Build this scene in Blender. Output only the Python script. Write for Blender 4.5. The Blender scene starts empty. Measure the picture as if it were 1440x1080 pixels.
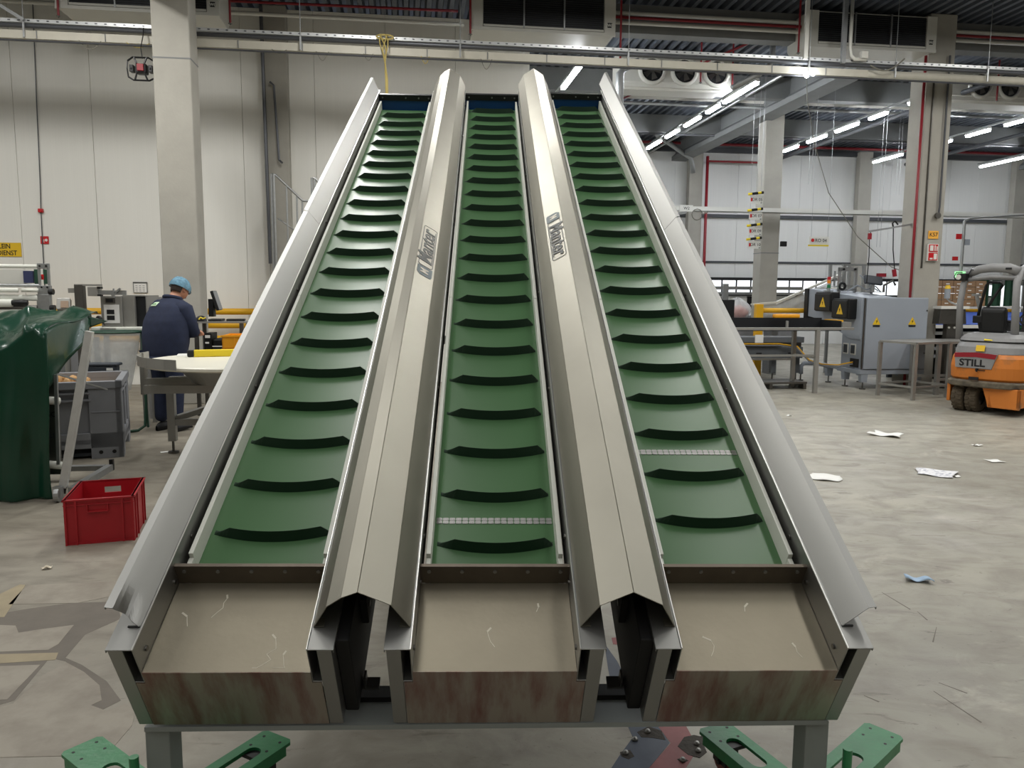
import bpy, bmesh, math, random
from mathutils import Vector, Matrix, Euler
random.seed(7)
R = math.radians
PI = math.pi
SC = bpy.context.scene
COL = SC.collection

# ---------------------------------------------------------------- camera
RIGHT = Vector((0.999562, -0.02896, 0.00616)); UP = Vector((-0.002716, 0.117485, 0.993071)); FWD = Vector((0.029483, 0.992652, -0.117355))
EYE = Vector((0, 0, 1.55)); FPX = 1085.0
cam = bpy.data.cameras.new('camera'); camo = bpy.data.objects.new('camera', cam); COL.objects.link(camo)
cam.sensor_fit = 'HORIZONTAL'; cam.sensor_width = 36; cam.lens = 36 * FPX / 1440; cam.clip_start = .05; cam.clip_end = 200
camo.matrix_world = Matrix(((RIGHT.x, UP.x, -FWD.x, EYE.x), (RIGHT.y, UP.y, -FWD.y, EYE.y), (RIGHT.z, UP.z, -FWD.z, EYE.z), (0, 0, 0, 1)))
SC.camera = camo
# ---------------------------------------------------------------- exposure, world
SC.view_settings.view_transform = 'Standard'; SC.view_settings.look = 'None'; SC.view_settings.gamma = 1
SC.view_settings.use_curve_mapping = False; SC.view_settings.exposure = 0.10
W = bpy.data.worlds.new('world'); SC.world = W; W.use_nodes = True
W.node_tree.nodes['Background'].inputs[0].default_value = (.62, .68, .78, 1); W.node_tree.nodes['Background'].inputs[1].default_value = .6

# building frame: a runs along the walls, b into the hall
BY = -0.102797
HA = Vector((math.cos(BY), -math.sin(BY), 0)); PB = Vector((math.sin(BY), math.cos(BY), 0))
BM = Matrix(((HA.x, PB.x, 0, 0), (HA.y, PB.y, 0, 0), (0, 0, 1, 0), (0, 0, 0, 1)))
BROT = -BY * -1
def bw(a, b, z=0): return HA * a + PB * b + Vector((0, 0, z))

# ---------------------------------------------------------------- helpers
class MB:
    def __init__(s, M=None): s.v = []; s.f = []; s.M = M or Matrix.Identity(4)
    def add(s, vs, fs):
        o = len(s.v); s.v += [tuple(s.M @ Vector(v)) for v in vs]; s.f += [tuple(i + o for i in f) for f in fs]; return s
    def bx(s, x0, x1, y0, y1, z0, z1):
        return s.add([(x0,y0,z0),(x1,y0,z0),(x1,y1,z0),(x0,y1,z0),(x0,y0,z1),(x1,y0,z1),(x1,y1,z1),(x0,y1,z1)],
                     [(0,3,2,1),(4,5,6,7),(0,1,5,4),(1,2,6,5),(2,3,7,6),(3,0,4,7)])
    def box(s, c, d, rot=None):
        h = [k / 2 for k in d]; Q = rot.to_matrix() if rot else Matrix.Identity(3); c = Vector(c)
        vs = [c + Q @ Vector((sx*h[0], sy*h[1], sz*h[2])) for sz in (-1,1) for sx, sy in ((-1,-1),(1,-1),(1,1),(-1,1))]
        return s.add(vs, [(0,3,2,1),(4,5,6,7),(0,1,5,4),(1,2,6,5),(2,3,7,6),(3,0,4,7)])
    def bar(s, p, q, w, t=None, up=(0,0,1)):
        t = t or w; p = Vector(p); q = Vector(q); d = (q - p).normalized(); u = Vector(up)
        if abs(d.dot(u)) > .98: u = Vector((0,1,0))
        x = d.cross(u).normalized(); y = x.cross(d)
        vs = [e + x*(sx*w/2) + y*(sy*t/2) for e in (p, q) for sx, sy in ((-1,-1),(1,-1),(1,1),(-1,1))]
        return s.add(vs, [(0,1,2,3),(7,6,5,4),(0,4,5,1),(1,5,6,2),(2,6,7,3),(3,7,4,0)])
    def tube(s, pts, r, n=8, closed=False):
        pts = [Vector(p) for p in pts]; m = len(pts); rs = r if isinstance(r, (list, tuple)) else [r] * m
        vs = []; fs = []; px = None
        for i, p in enumerate(pts):
            a = pts[i-1] if (i or closed) else p; b = pts[(i+1) % m] if (i < m-1 or closed) else p
            d = (b - a).normalized()
            if px is None:
                u = Vector((0,0,1)) if abs(d.z) < .9 else Vector((0,1,0)); px = d.cross(u).normalized()
            else: px = (px - d * px.dot(d)).normalized()
            py = px.cross(d)
            for k in range(n):
                t = 2*PI*k/n; vs.append(p + px*(rs[i]*math.cos(t)) + py*(rs[i]*math.sin(t)))
        for i in range(m if closed else m-1):
            j = (i+1) % m
            for k in range(n): fs.append((i*n+k, i*n+(k+1)%n, j*n+(k+1)%n, j*n+k))
        if not closed: fs.append(tuple(range(n-1,-1,-1))); fs.append(tuple((m-1)*n+k for k in range(n)))
        return s.add(vs, fs)
    def cyl(s, p, q, r, n=16, r1=None): return s.tube([p, q], [r, r if r1 is None else r1], n)
    def prism(s, poly, ax, a0, a1):
        k = len(poly)
        def P(u, v, w): return {'x': (w,u,v), 'y': (u,w,v), 'z': (u,v,w)}[ax]
        return s.add([P(u,v,a0) for u,v in poly] + [P(u,v,a1) for u,v in poly],
                     [tuple(range(k))[::-1], tuple(range(k,2*k))] + [(i,(i+1)%k,(i+1)%k+k,i+k) for i in range(k)])
    def sheet(s, prof, th, ax, a0, a1):          # open profile given a thickness, extruded along an axis
        P = [Vector(p) for p in prof]; off = []
        for i in range(len(P)):
            d1 = (P[i]-P[i-1]).normalized() if i else None; d2 = (P[i+1]-P[i]).normalized() if i < len(P)-1 else None
            nn = [Vector((-d.y, d.x)) for d in (d1, d2) if d is not None]
            n = sum(nn, Vector((0,0))).normalized(); off.append(P[i] + n * (th / max(.3, n.dot(nn[0]))))
        for i in range(len(P)-1): s.prism([P[i], P[i+1], off[i+1], off[i]], ax, a0, a1)
        return s
    def lathe(s, prof, n=24, M=None):
        M = M or Matrix.Identity(4); vs = []; fs = []; m = len(prof)
        for k in range(n):
            t = 2*PI*k/n
            for r, z in prof: vs.append(M @ Vector((r*math.cos(t), r*math.sin(t), z)))
        for k in range(n):
            for i in range(m-1): fs.append((k*m+i, ((k+1)%n)*m+i, ((k+1)%n)*m+i+1, k*m+i+1))
        return s.add(vs, fs)
    def grid(s, fn, nu, nv):
        vs = [fn(i/nu, j/nv) for j in range(nv+1) for i in range(nu+1)]
        return s.add(vs, [(j*(nu+1)+i, j*(nu+1)+i+1, (j+1)*(nu+1)+i+1, (j+1)*(nu+1)+i) for j in range(nv) for i in range(nu)])
    def build(s, name, mat, parent=None, smooth=False, bevel=0, merge=False, solid=0, label=None, stuff=False):
        me = bpy.data.meshes.new(name); me.from_pydata(s.v, [], s.f)
        bm = bmesh.new(); bm.from_mesh(me)
        if merge: bmesh.ops.remove_doubles(bm, verts=bm.verts, dist=1e-5)
        bmesh.ops.recalc_face_normals(bm, faces=bm.faces)
        bm.to_mesh(me); bm.free()
        if smooth:
            for p in me.polygons: p.use_smooth = True
        me.materials.append(mat)
        o = bpy.data.objects.new(name, me); COL.objects.link(o)
        if parent is not None: o.parent = parent
        if solid: m = o.modifiers.new('s', 'SOLIDIFY'); m.thickness = solid; m.offset = 0
        if bevel: m = o.modifiers.new('b', 'BEVEL'); m.width = bevel; m.segments = 2; m.limit_method = 'ANGLE'; m.angle_limit = R(40)
        if label: o['label'] = label
        if stuff: o['kind'] = 'stuff'
        return o
def thing(name, label, cat, loc=(0,0,0), rotz=0, group=None, kind=None):
    o = bpy.data.objects.new(name, None); COL.objects.link(o); o.empty_display_size = .1
    o.location = loc; o.rotation_euler = (0,0,rotz); o['label'] = label; o['category'] = cat
    if group: o['group'] = group
    if kind: o['kind'] = kind
    return o
def tag(o, label, cat, group=None):
    o['label'] = label; o['category'] = cat
    if group: o['group'] = group
    return o
def bt(name, label, cat, a, b, z=0, group=None, kind=None):   # a thing standing square to the building; its parts take building coordinates
    t = thing(name, label, cat, bw(a, b, z), -BY, group, kind); Mx = Matrix.Translation((-a, -b, -z))
    return t, (lambda: MB(Mx)), Mx
def struct(o): o['kind'] = 'structure'; return o
def part_copy(o, parent, M=None, loc=None, rot=None):
    c = o.copy(); COL.objects.link(c); c.parent = parent
    if loc is not None: c.location = loc
    if rot is not None: c.rotation_euler = rot
    return c
def dup(root, loc=None, rotz=None, label=None):
    r = root.copy(); COL.objects.link(r)
    if loc is not None: r.location = loc
    if rotz is not None: r.rotation_euler = (0,0,rotz)
    if label: r['label'] = label
    for ch in list(root.children):
        c = ch.copy(); COL.objects.link(c); c.parent = r
        for g in ch.children:
            d = g.copy(); COL.objects.link(d); d.parent = c
    return r
def text(name, body, mat, size, M, parent=None, ext=.0006, align='CENTER', bold=0.0, sx=1.0, shear=0.0):
    cu = bpy.data.curves.new(name, 'FONT'); cu.body = body; cu.size = size; cu.extrude = ext; cu.align_x = align; cu.align_y = 'CENTER'; cu.offset = bold; cu.shear = shear
    cu.resolution_u = 3
    o = bpy.data.objects.new(name, cu); COL.objects.link(o); cu.materials.append(mat)
    if parent is not None: o.parent = parent
    dg = bpy.context.evaluated_depsgraph_get(); me = bpy.data.meshes.new_from_object(o.evaluated_get(dg)); bpy.data.objects.remove(o)
    me.transform(M @ Matrix.Diagonal((sx, 1, 1, 1)))
    if not me.materials: me.materials.append(mat)
    o = bpy.data.objects.new(name, me); COL.objects.link(o)
    if parent is not None: o.parent = parent
    return o
def frame_m(org, x, y):                          # matrix with given x and y directions
    x = Vector(x).normalized(); y = Vector(y); y = (y - x*y.dot(x)).normalized(); z = x.cross(y); o = Vector(org)
    return Matrix(((x.x,y.x,z.x,o.x),(x.y,y.y,z.y,o.y),(x.z,y.z,z.z,o.z),(0,0,0,1)))
def circ(cx, cy, r, n=16, a0=0, a1=2*PI): return [(cx + r*math.cos(a0+(a1-a0)*k/n), cy + r*math.sin(a0+(a1-a0)*k/n)) for k in range(n if abs(a1-a0) > 6.2 else n+1)]
def rrect(x0, x1, y0, y1, r, n=4):
    return circ(x1-r,y1-r,r,n,0,PI/2)+circ(x0+r,y1-r,r,n,PI/2,PI)+circ(x0+r,y0+r,r,n,PI,1.5*PI)+circ(x1-r,y0+r,r,n,1.5*PI,2*PI)

# ---------------------------------------------------------------- materials
def lin(c):                                       # sRGB 0..255 -> linear
    return tuple(((v/255)/12.92 if v/255 <= .04045 else ((v/255+.055)/1.055)**2.4) for v in c) + (1,)
def mat(name, rgb, rough=.5, metal=0.0, var=0.0, vscale=6.0, bump=0.0, bscale=40.0, stretch=(1,1,1), rgb2=None, mix=(.45,.65), emit=0.0, trans=0.0, ior=1.45, alpha=1.0, coat=0.0, rvar=0.0, spec=.5):
    m = bpy.data.materials.new(name); m.use_nodes = True; nt = m.node_tree; N = nt.nodes; L = nt.links; b = N['Principled BSDF']
    c = lin(rgb); b.inputs['Base Color'].default_value = c; b.inputs['Roughness'].default_value = rough; b.inputs['Metallic'].default_value = metal
    b.inputs['IOR'].default_value = ior; b.inputs['Specular IOR Level'].default_value = spec
    if trans: b.inputs['Transmission Weight'].default_value = trans
    if alpha < 1: b.inputs['Alpha'].default_value = alpha
    if coat: b.inputs['Coat Weight'].default_value = coat; b.inputs['Coat Roughness'].default_value = .1
    if emit: b.inputs['Emission Color'].default_value = c; b.inputs['Emission Strength'].default_value = emit
    if var or rgb2 or bump or rvar:
        tc = N.new('ShaderNodeTexCoord'); mp = N.new('ShaderNodeMapping'); mp.inputs['Scale'].default_value = stretch; L.new(tc.outputs['Object'], mp.inputs[0])
        nz = N.new('ShaderNodeTexNoise'); nz.inputs['Scale'].default_value = vscale; nz.inputs['Detail'].default_value = 6; nz.inputs['Roughness'].default_value = .6; L.new(mp.outputs[0], nz.inputs[0])
        rp = N.new('ShaderNodeValToRGB'); rp.color_ramp.elements[0].position = mix[0] if rgb2 else .3; rp.color_ramp.elements[1].position = mix[1] if rgb2 else .7
        if rgb2: rp.color_ramp.elements[0].color = c; rp.color_ramp.elements[1].color = lin(rgb2)
        else:
            rp.color_ramp.elements[0].color = tuple(v*(1-var) for v in c[:3]) + (1,); rp.color_ramp.elements[1].color = tuple(min(1, v*(1+var)) for v in c[:3]) + (1,)
        L.new(nz.outputs['Fac'], rp.inputs[0])
        if var or rgb2: L.new(rp.outputs[0], b.inputs['Base Color'])
        if rvar:
            mr = N.new('ShaderNodeMapRange'); mr.inputs['From Min'].default_value = .3; mr.inputs['From Max'].default_value = .7; mr.inputs['To Min'].default_value = rough - rvar; mr.inputs['To Max'].default_value = rough + rvar
            L.new(nz.outputs['Fac'], mr.inputs['Value']); L.new(mr.outputs[0], b.inputs['Roughness'])
        if bump:
            n2 = N.new('ShaderNodeTexNoise'); n2.inputs['Scale'].default_value = bscale; n2.inputs['Detail'].default_value = 4; L.new(mp.outputs[0], n2.inputs[0])
            bp = N.new('ShaderNodeBump'); bp.inputs['Strength'].default_value = bump; bp.inputs['Distance'].default_value = .01; L.new(n2.outputs['Fac'], bp.inputs['Height']); L.new(bp.outputs[0], b.inputs['Normal'])
    return m
STEEL = mat('brushed_steel', (155,155,152), .45, 1, var=.02, vscale=2.5, stretch=(1,1,1))
ROOFST = mat('worn_steel', (150,147,136), .48, 1, var=.05, vscale=3, bump=.02, bscale=3)
TRAYST = mat('beige_steel', (150,143,127), .5, 1, var=.07, vscale=5, bump=.05, bscale=60)  # warm beige steel tone for the trays
BARST = mat('bar_steel', (112,104,94), .5, .9, var=.12, vscale=8)  # darker brown-grey steel tone for the tray bars
STREAKST = mat('streaked_steel', (168,160,150), .46, 1, vscale=7, stretch=(2.5,.5,.5), rgb2=(138,106,100), mix=(.42,.66))  # reddish streaks mixed into the steel tone
DKST = mat('dark_steel', (112,110,106), .45, 1, var=.1)
GALV = mat('galvanised', (168,170,170), .42, .85, var=.08, vscale=20)
GREYST = mat('painted_grey_steel', (128,133,130), .5, 0, var=.05)
MATTE = mat('matte_black', (9,9,10), .7)
BLACK = mat('black_plastic', (18,19,20), .45)
RUBBER = mat('rubber', (34,31,29), .8, 0, var=.2, vscale=14)
BELT = mat('green_belt', (72,108,70), .31, 0, var=.04, vscale=2.2)
CLEAT = mat('dark_green_cleat', (14,44,26), .45, 0, var=.08)
WHITEPL = mat('white_plastic', (216,218,208), .45, 0, var=.03)
BLUE = mat('blue_plate', (20,62,112), .35)
WHITE = mat('white_paint', (222,222,216), .45)

# ================================================================ hall shell
CONC = mat('floor_concrete', (140,136,127), .5)
def floor_material(m):
    nt = m.node_tree; N = nt.nodes; L = nt.links; b = N['Principled BSDF']
    tc = N.new('ShaderNodeTexCoord')
    def noise(sc, det, st=(1,1,1), rough=.6, dist=0):
        mp = N.new('ShaderNodeMapping'); mp.inputs['Scale'].default_value = st; L.new(tc.outputs['Object'], mp.inputs[0])
        n = N.new('ShaderNodeTexNoise'); n.inputs['Scale'].default_value = sc; n.inputs['Detail'].default_value = det; n.inputs['Roughness'].default_value = rough; n.inputs['Distortion'].default_value = dist
        L.new(mp.outputs[0], n.inputs[0]); return n.outputs['Fac']
    def ramp(f, p0, p1, c0, c1):
        r = N.new('ShaderNodeValToRGB'); r.color_ramp.elements[0].position = p0; r.color_ramp.elements[1].position = p1; r.color_ramp.elements[0].color = c0; r.color_ramp.elements[1].color = c1
        L.new(f, r.inputs[0]); return r.outputs[0]
    def mixc(f, a, c, mode='MIX'):
        x = N.new('ShaderNodeMix'); x.data_type = 'RGBA'; x.blend_type = mode
        if isinstance(f, float): x.inputs[0].default_value = f
        else: L.new(f, x.inputs[0])
        for i, s in ((6, a), (7, c)):
            if isinstance(s, tuple): x.inputs[i].default_value = s
            else: L.new(s, x.inputs[i])
        return x.outputs[2]
    base = ramp(noise(.55, 5, rough=.55), .35, .65, lin((148,145,133)), lin((170,166,152)))
    blot = ramp(noise(3.2, 8, (1,1.6,1), dist=.6), .42, .72, (0,0,0,1), (1,1,1,1))
    c = mixc(blot, base, lin((132,126,115)))
    scuff = ramp(noise(5.5, 9, (.5,2.2,1), .7, 1.5), .60, .66, (0,0,0,1), (.55,.55,.55,1))
    c = mixc(scuff, c, lin((92,86,77)))
    sp = ramp(noise(46, 3), .66, .72, (0,0,0,1), (.5,.5,.5,1)); c = mixc(sp, c, lin((96,90,82)))
    lite = ramp(noise(1.7, 7, (1,1,1), .65, 1.0), .58, .68, (0,0,0,1), (.45,.45,.45,1)); c = mixc(lite, c, lin((190,184,170)))
    sx = N.new('ShaderNodeSeparateXYZ'); L.new(tc.outputs['Object'], sx.inputs[0])          # darker, browner floor tone towards the left
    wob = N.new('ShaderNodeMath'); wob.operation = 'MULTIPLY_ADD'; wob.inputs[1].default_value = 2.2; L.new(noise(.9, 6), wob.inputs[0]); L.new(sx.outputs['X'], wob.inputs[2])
    left_mix = N.new('ShaderNodeMapRange'); left_mix.interpolation_type = 'SMOOTHSTEP'; left_mix.inputs['From Min'].default_value = 1.6; left_mix.inputs['From Max'].default_value = -.6; left_mix.inputs['To Max'].default_value = .62; L.new(wob.outputs[0], left_mix.inputs['Value'])
    c = mixc(left_mix.outputs[0], c, mixc(blot, lin((128,120,107)), lin((102,95,84))))
    L.new(c, b.inputs['Base Color'])
    rr = N.new('ShaderNodeMapRange'); rr.inputs['From Min'].default_value = .3; rr.inputs['From Max'].default_value = .7; rr.inputs['To Min'].default_value = .34; rr.inputs['To Max'].default_value = .60
    L.new(noise(2.3, 6), rr.inputs['Value']); L.new(rr.outputs[0], b.inputs['Roughness'])
    bp = N.new('ShaderNodeBump'); bp.inputs['Strength'].default_value = .12; bp.inputs['Distance'].default_value = .01; L.new(noise(30, 6), bp.inputs['Height']); L.new(bp.outputs[0], b.inputs['Normal'])
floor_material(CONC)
A0, A1, B0, B1 = -13, 24, -10, 23
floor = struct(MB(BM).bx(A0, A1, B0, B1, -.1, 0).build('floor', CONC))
PANEL = mat('white_panel', (232,231,224), .42, 0, var=.015, vscale=3, bump=.08, bscale=3, stretch=(18,18,.15))
PANELG = mat('grey_panel', (218,218,215), .45, 0, var=.02, vscale=3, bump=.08, bscale=3, stretch=(16,16,.15))
JOINT = mat('panel_joint', (196,194,186), .7)
DARKBEAM = mat('dark_beam', (70,72,76), .6)
CONCRETE = mat('cast_concrete', (164,161,152), .8, 0, var=.08, vscale=2.2, bump=.15, bscale=30)
CONCD = mat('girder_concrete', (122,124,124), .8, 0, var=.08, vscale=2.2, bump=.15, bscale=30)
DECK = mat('roof_deck', (104,110,120), .45, .3, var=.1, vscale=2)
def panel_wall(name, a0, a1, b, z0, z1, w, m, face=-1, rows=None):
    o = struct(MB(BM).bx(a0, a1, b + .012, b + .12, z0, z1).build(name, JOINT))
    zs = rows or [z0, z1]
    for r0, r1 in zip(zs[:-1], zs[1:]):
        n = max(1, round((a1 - a0) / w)); d = (a1 - a0) / n; first = None
        for k in range(n):
            if first is None: first = MB().bx(.0025, d - .0025, -.012, .012, r0 + .0025, r1 - .0025).build('panel', m, o, bevel=.004); first.matrix_local = Matrix.Translation(bw(a0, b)) @ Matrix.Rotation(-BY*-1*-1, 4, 'Z'); q = first
            else: q = part_copy(first, o); q.matrix_local = Matrix.Translation(bw(a0 + k*d, b)) @ Matrix.Rotation(-BY, 4, 'Z')
        first.matrix_local = Matrix.Translation(bw(a0, b)) @ Matrix.Rotation(-BY, 4, 'Z')
    return o
WB = 13.4                                          # near white wall (left part)
WEDGE = 1.95
panel_wall('wall_left', A0, WEDGE, WB, 0, 6.05, 1.15, PANEL)
struct(MB(BM).bx(WEDGE, WEDGE + .1, WB, B1, 0, 6.05).build('wall_inner', PANEL))
far = panel_wall('wall_far', WEDGE, A1, B1 - .05, 0, 5.85, 1.0, PANELG, rows=[0, 2.55, 3.93, 5.85])
MB(BM).bx(WEDGE, A1, B1 - .16, B1 - .05, 3.86, 3.96).build('rail', DARKBEAM, far)
MB(BM).bx(WEDGE, A1, B1 - .10, B1 - .05, 2.50, 2.56).build('rail', DARKBEAM, far)
MB(BM).bx(WEDGE, A1, B1 - .2, B1 - .05, 5.78, 5.92).build('rail', DARKBEAM, far)
struct(MB(BM).bx(WEDGE, A1, B1 - .1, B1, 5.9, 6.6).build('wall_upper', CONCD))
struct(MB(BM).bx(A0 - .1, A0, B0, B1, 0, 6.6).build('wall_west', PANEL))
struct(MB(BM).bx(A1, A1 + .1, B0, B1, 0, 6.6).build('wall_east', PANELG))
BACKW = mat('back_wall', (196,188,170), .6)
struct(MB(BM).bx(A0, A1, B0 - .1, B0, 0, 6.6).build('wall_back', BACKW))
# corrugated deck, ribs along b
cor = MB(BM); prof = []; a = A0
while a < A1:
    prof += [(a, 6.05), (a + .07, 6.05), (a + .095, 6.16), (a + .155, 6.16)]; a += .18
cor.sheet(prof, .004, 'y', B0, B1)
ceil = struct(cor.build('ceiling', DECK))
MB(BM).bx(A0, A1, B0, B1, 6.3, 6.4).build('insulation', CONCD, ceil)
for b in (-6.5, -2.5, 1.3, 5.0, 8.7, 12.35, 15.85, 19.5):
    MB(BM).bx(A0 if b < 10 else WEDGE + .1, A1, b, b + .25, 5.62 if b > 10 else 5.75, 6.05).build('roof_beam', CONCD, ceil)
# concrete girders along b
for k, (a, b0, b1) in enumerate(((8.05, 12.5, 22.9), (19.3, -9, 22.9), (-3.45, -9, 10.6))):
    g = struct(MB(BM).prism([(-.22,5.5),(.22,5.5),(.22,5.62),(.1,5.72),(.1,6.05),(-.1,6.05),(-.1,5.72),(-.22,5.62)], 'y', b0, b1).build('trim_%d' % (k+1), CONCD))
    g.matrix_world = Matrix.Translation(HA * a); g.data.transform(Matrix.Identity(4))

# ---------------------------------------------------------------- fluorescent tubes
TUBE = mat('lit_tube', (246,250,255), .4, emit=95)
TUBEH = mat('tube_housing', (205,206,204), .5)
TROUGH = mat('light_track', (150,152,152), .5, .3)
def light_tube(a, b0, b1, label, z=5.3):
    L = b1 - b0; t = thing('fluorescent_tube', label, 'light', bw(a, (b0+b1)/2, z), -BY, 'lit tubes under the hall roof')
    MB().prism([(-.05,.02),(.05,.02),(.03,.075),(-.03,.075)], 'y', -L/2-.03, L/2+.03).build('housing', TUBEH, t)
    MB().prism(rrect(-.042,.042,-.03,.02,.02,3), 'y', -L/2, L/2).build('tube', TUBE, t)
S13 = ((13.62,15.05),(15.36,15.93),(16.38,17.23),(17.71,18.52),(19.0,20.0))
nth = ('nearest', 'second', 'third', 'fourth', 'farthest')
for k, (p, q) in enumerate(S13): light_tube(6.19, p, q, nth[k] + ' bright tube of the row just right of the conveyor top')
for k, (p, q) in enumerate(((14.12,14.6),(15.36,15.93),(16.41,17.26),(17.74,18.54),(19.08,19.8))): light_tube(9.83, p, q, nth[k] + ' bright tube of the row ending at the numbered far column')
for k, (p, q) in enumerate(((15.53,16.05),(16.55,17.25),(17.81,17.98))): light_tube(13.13, p, q, ('nearest','middle','farthest, mostly hidden')[k] + ' bright tube of the row right of the wide near column')
light_tube(13.13, 19.7, 20.97, 'long bright tube washing the far wall left of the wide near column')
light_tube(9.83, 20.45, 21.1, 'short bright tube close to the far wall behind the hanging signs')
light_tube(16.63, 18.6, 21.18, 'long bright tube washing the far wall above the forklift')
light_tube(2.85, 13.1, 14.5, 'bright tube seen between the second ridge cover and the right wing top')
for i, (a, b0, b1) in enumerate(((6.19,13.5,20.3),(9.83,13.5,21.2),(13.13,13.9,21.1),(16.63,15.0,21.3),(2.85,12.9,15.2))):
    tag(MB(BM).bx(a-.02, a+.02, b0, b1, 5.379, 5.41).build('light_track', TROUGH), ('light track holding the tubes just right of the conveyor top', 'light track holding the tubes that end at the far column', 'light track holding the tubes right of the wide near column','light track holding the tube above the forklift','light track above the second ridge cover')[i], 'track')
# lamps of the same rows that hang above and behind the viewer
def lamp(a, b, P, L=1.4, z=5.72):
    l = bpy.data.lights.new('hall_lamp', 'AREA'); l.shape = 'RECTANGLE'; l.size = .10; l.size_y = L; l.energy = P; l.color = (1, .985, .95)
    o = bpy.data.objects.new('hall_lamp', l); COL.objects.link(o); o.matrix_world = Matrix.Translation(bw(a, b, z)) @ Matrix.Rotation(-BY, 4, 'Z')
for a in (-7.6, -4.1, -.6, 2.85, 6.19, 9.83):
    for b, P in ((-6, 13), (-4.1, 13), (-2.2, 13), (-.3, 14), (1.6, 17), (3.5, 22), (5.4, 30), (7.3, 36), (9.2, 86 if a < 0 else 62)): lamp(a, b, P)
for b, P in ((3.5, 30), (6.4, 50), (9.2, 70)): lamp(13.12, b, P)

# ================================================================ triple incline conveyor
U_ = Vector((0.999966, 0.004369, -0.006968)); S_ = Vector((-0.000534, 0.87993, 0.475102)); N_ = Vector((0.008207, -0.475082, 0.879903)); O_ = Vector((0.01774, 1.80696, 0.67927))
BEAD = mat('rolled_edge', (226,226,222), .35, 1); PAPERW = mat('scratch_white', (206,200,184), .6)
CB = Vector((O_.x, 2.0, 0))                       # base on the floor
CM = Matrix.Translation(-CB) @ Matrix(((U_.x,S_.x,N_.x,O_.x),(U_.y,S_.y,N_.y,O_.y),(U_.z,S_.z,N_.z,O_.z),(0,0,0,1)))
def cw(u, s, n): return CM @ Vector((u, s, n))
conv = thing('incline_conveyor', 'large stainless triple incline conveyor with three green cleated belts rising away from the viewer', 'conveyor', CB)
PITCH = .6709; LEN = {-1: 5.02, 0: 5.08, 1: 5.16}; CP = .2155
C0 = {-1: .456, 0: .412, 1: .5166}
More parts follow.
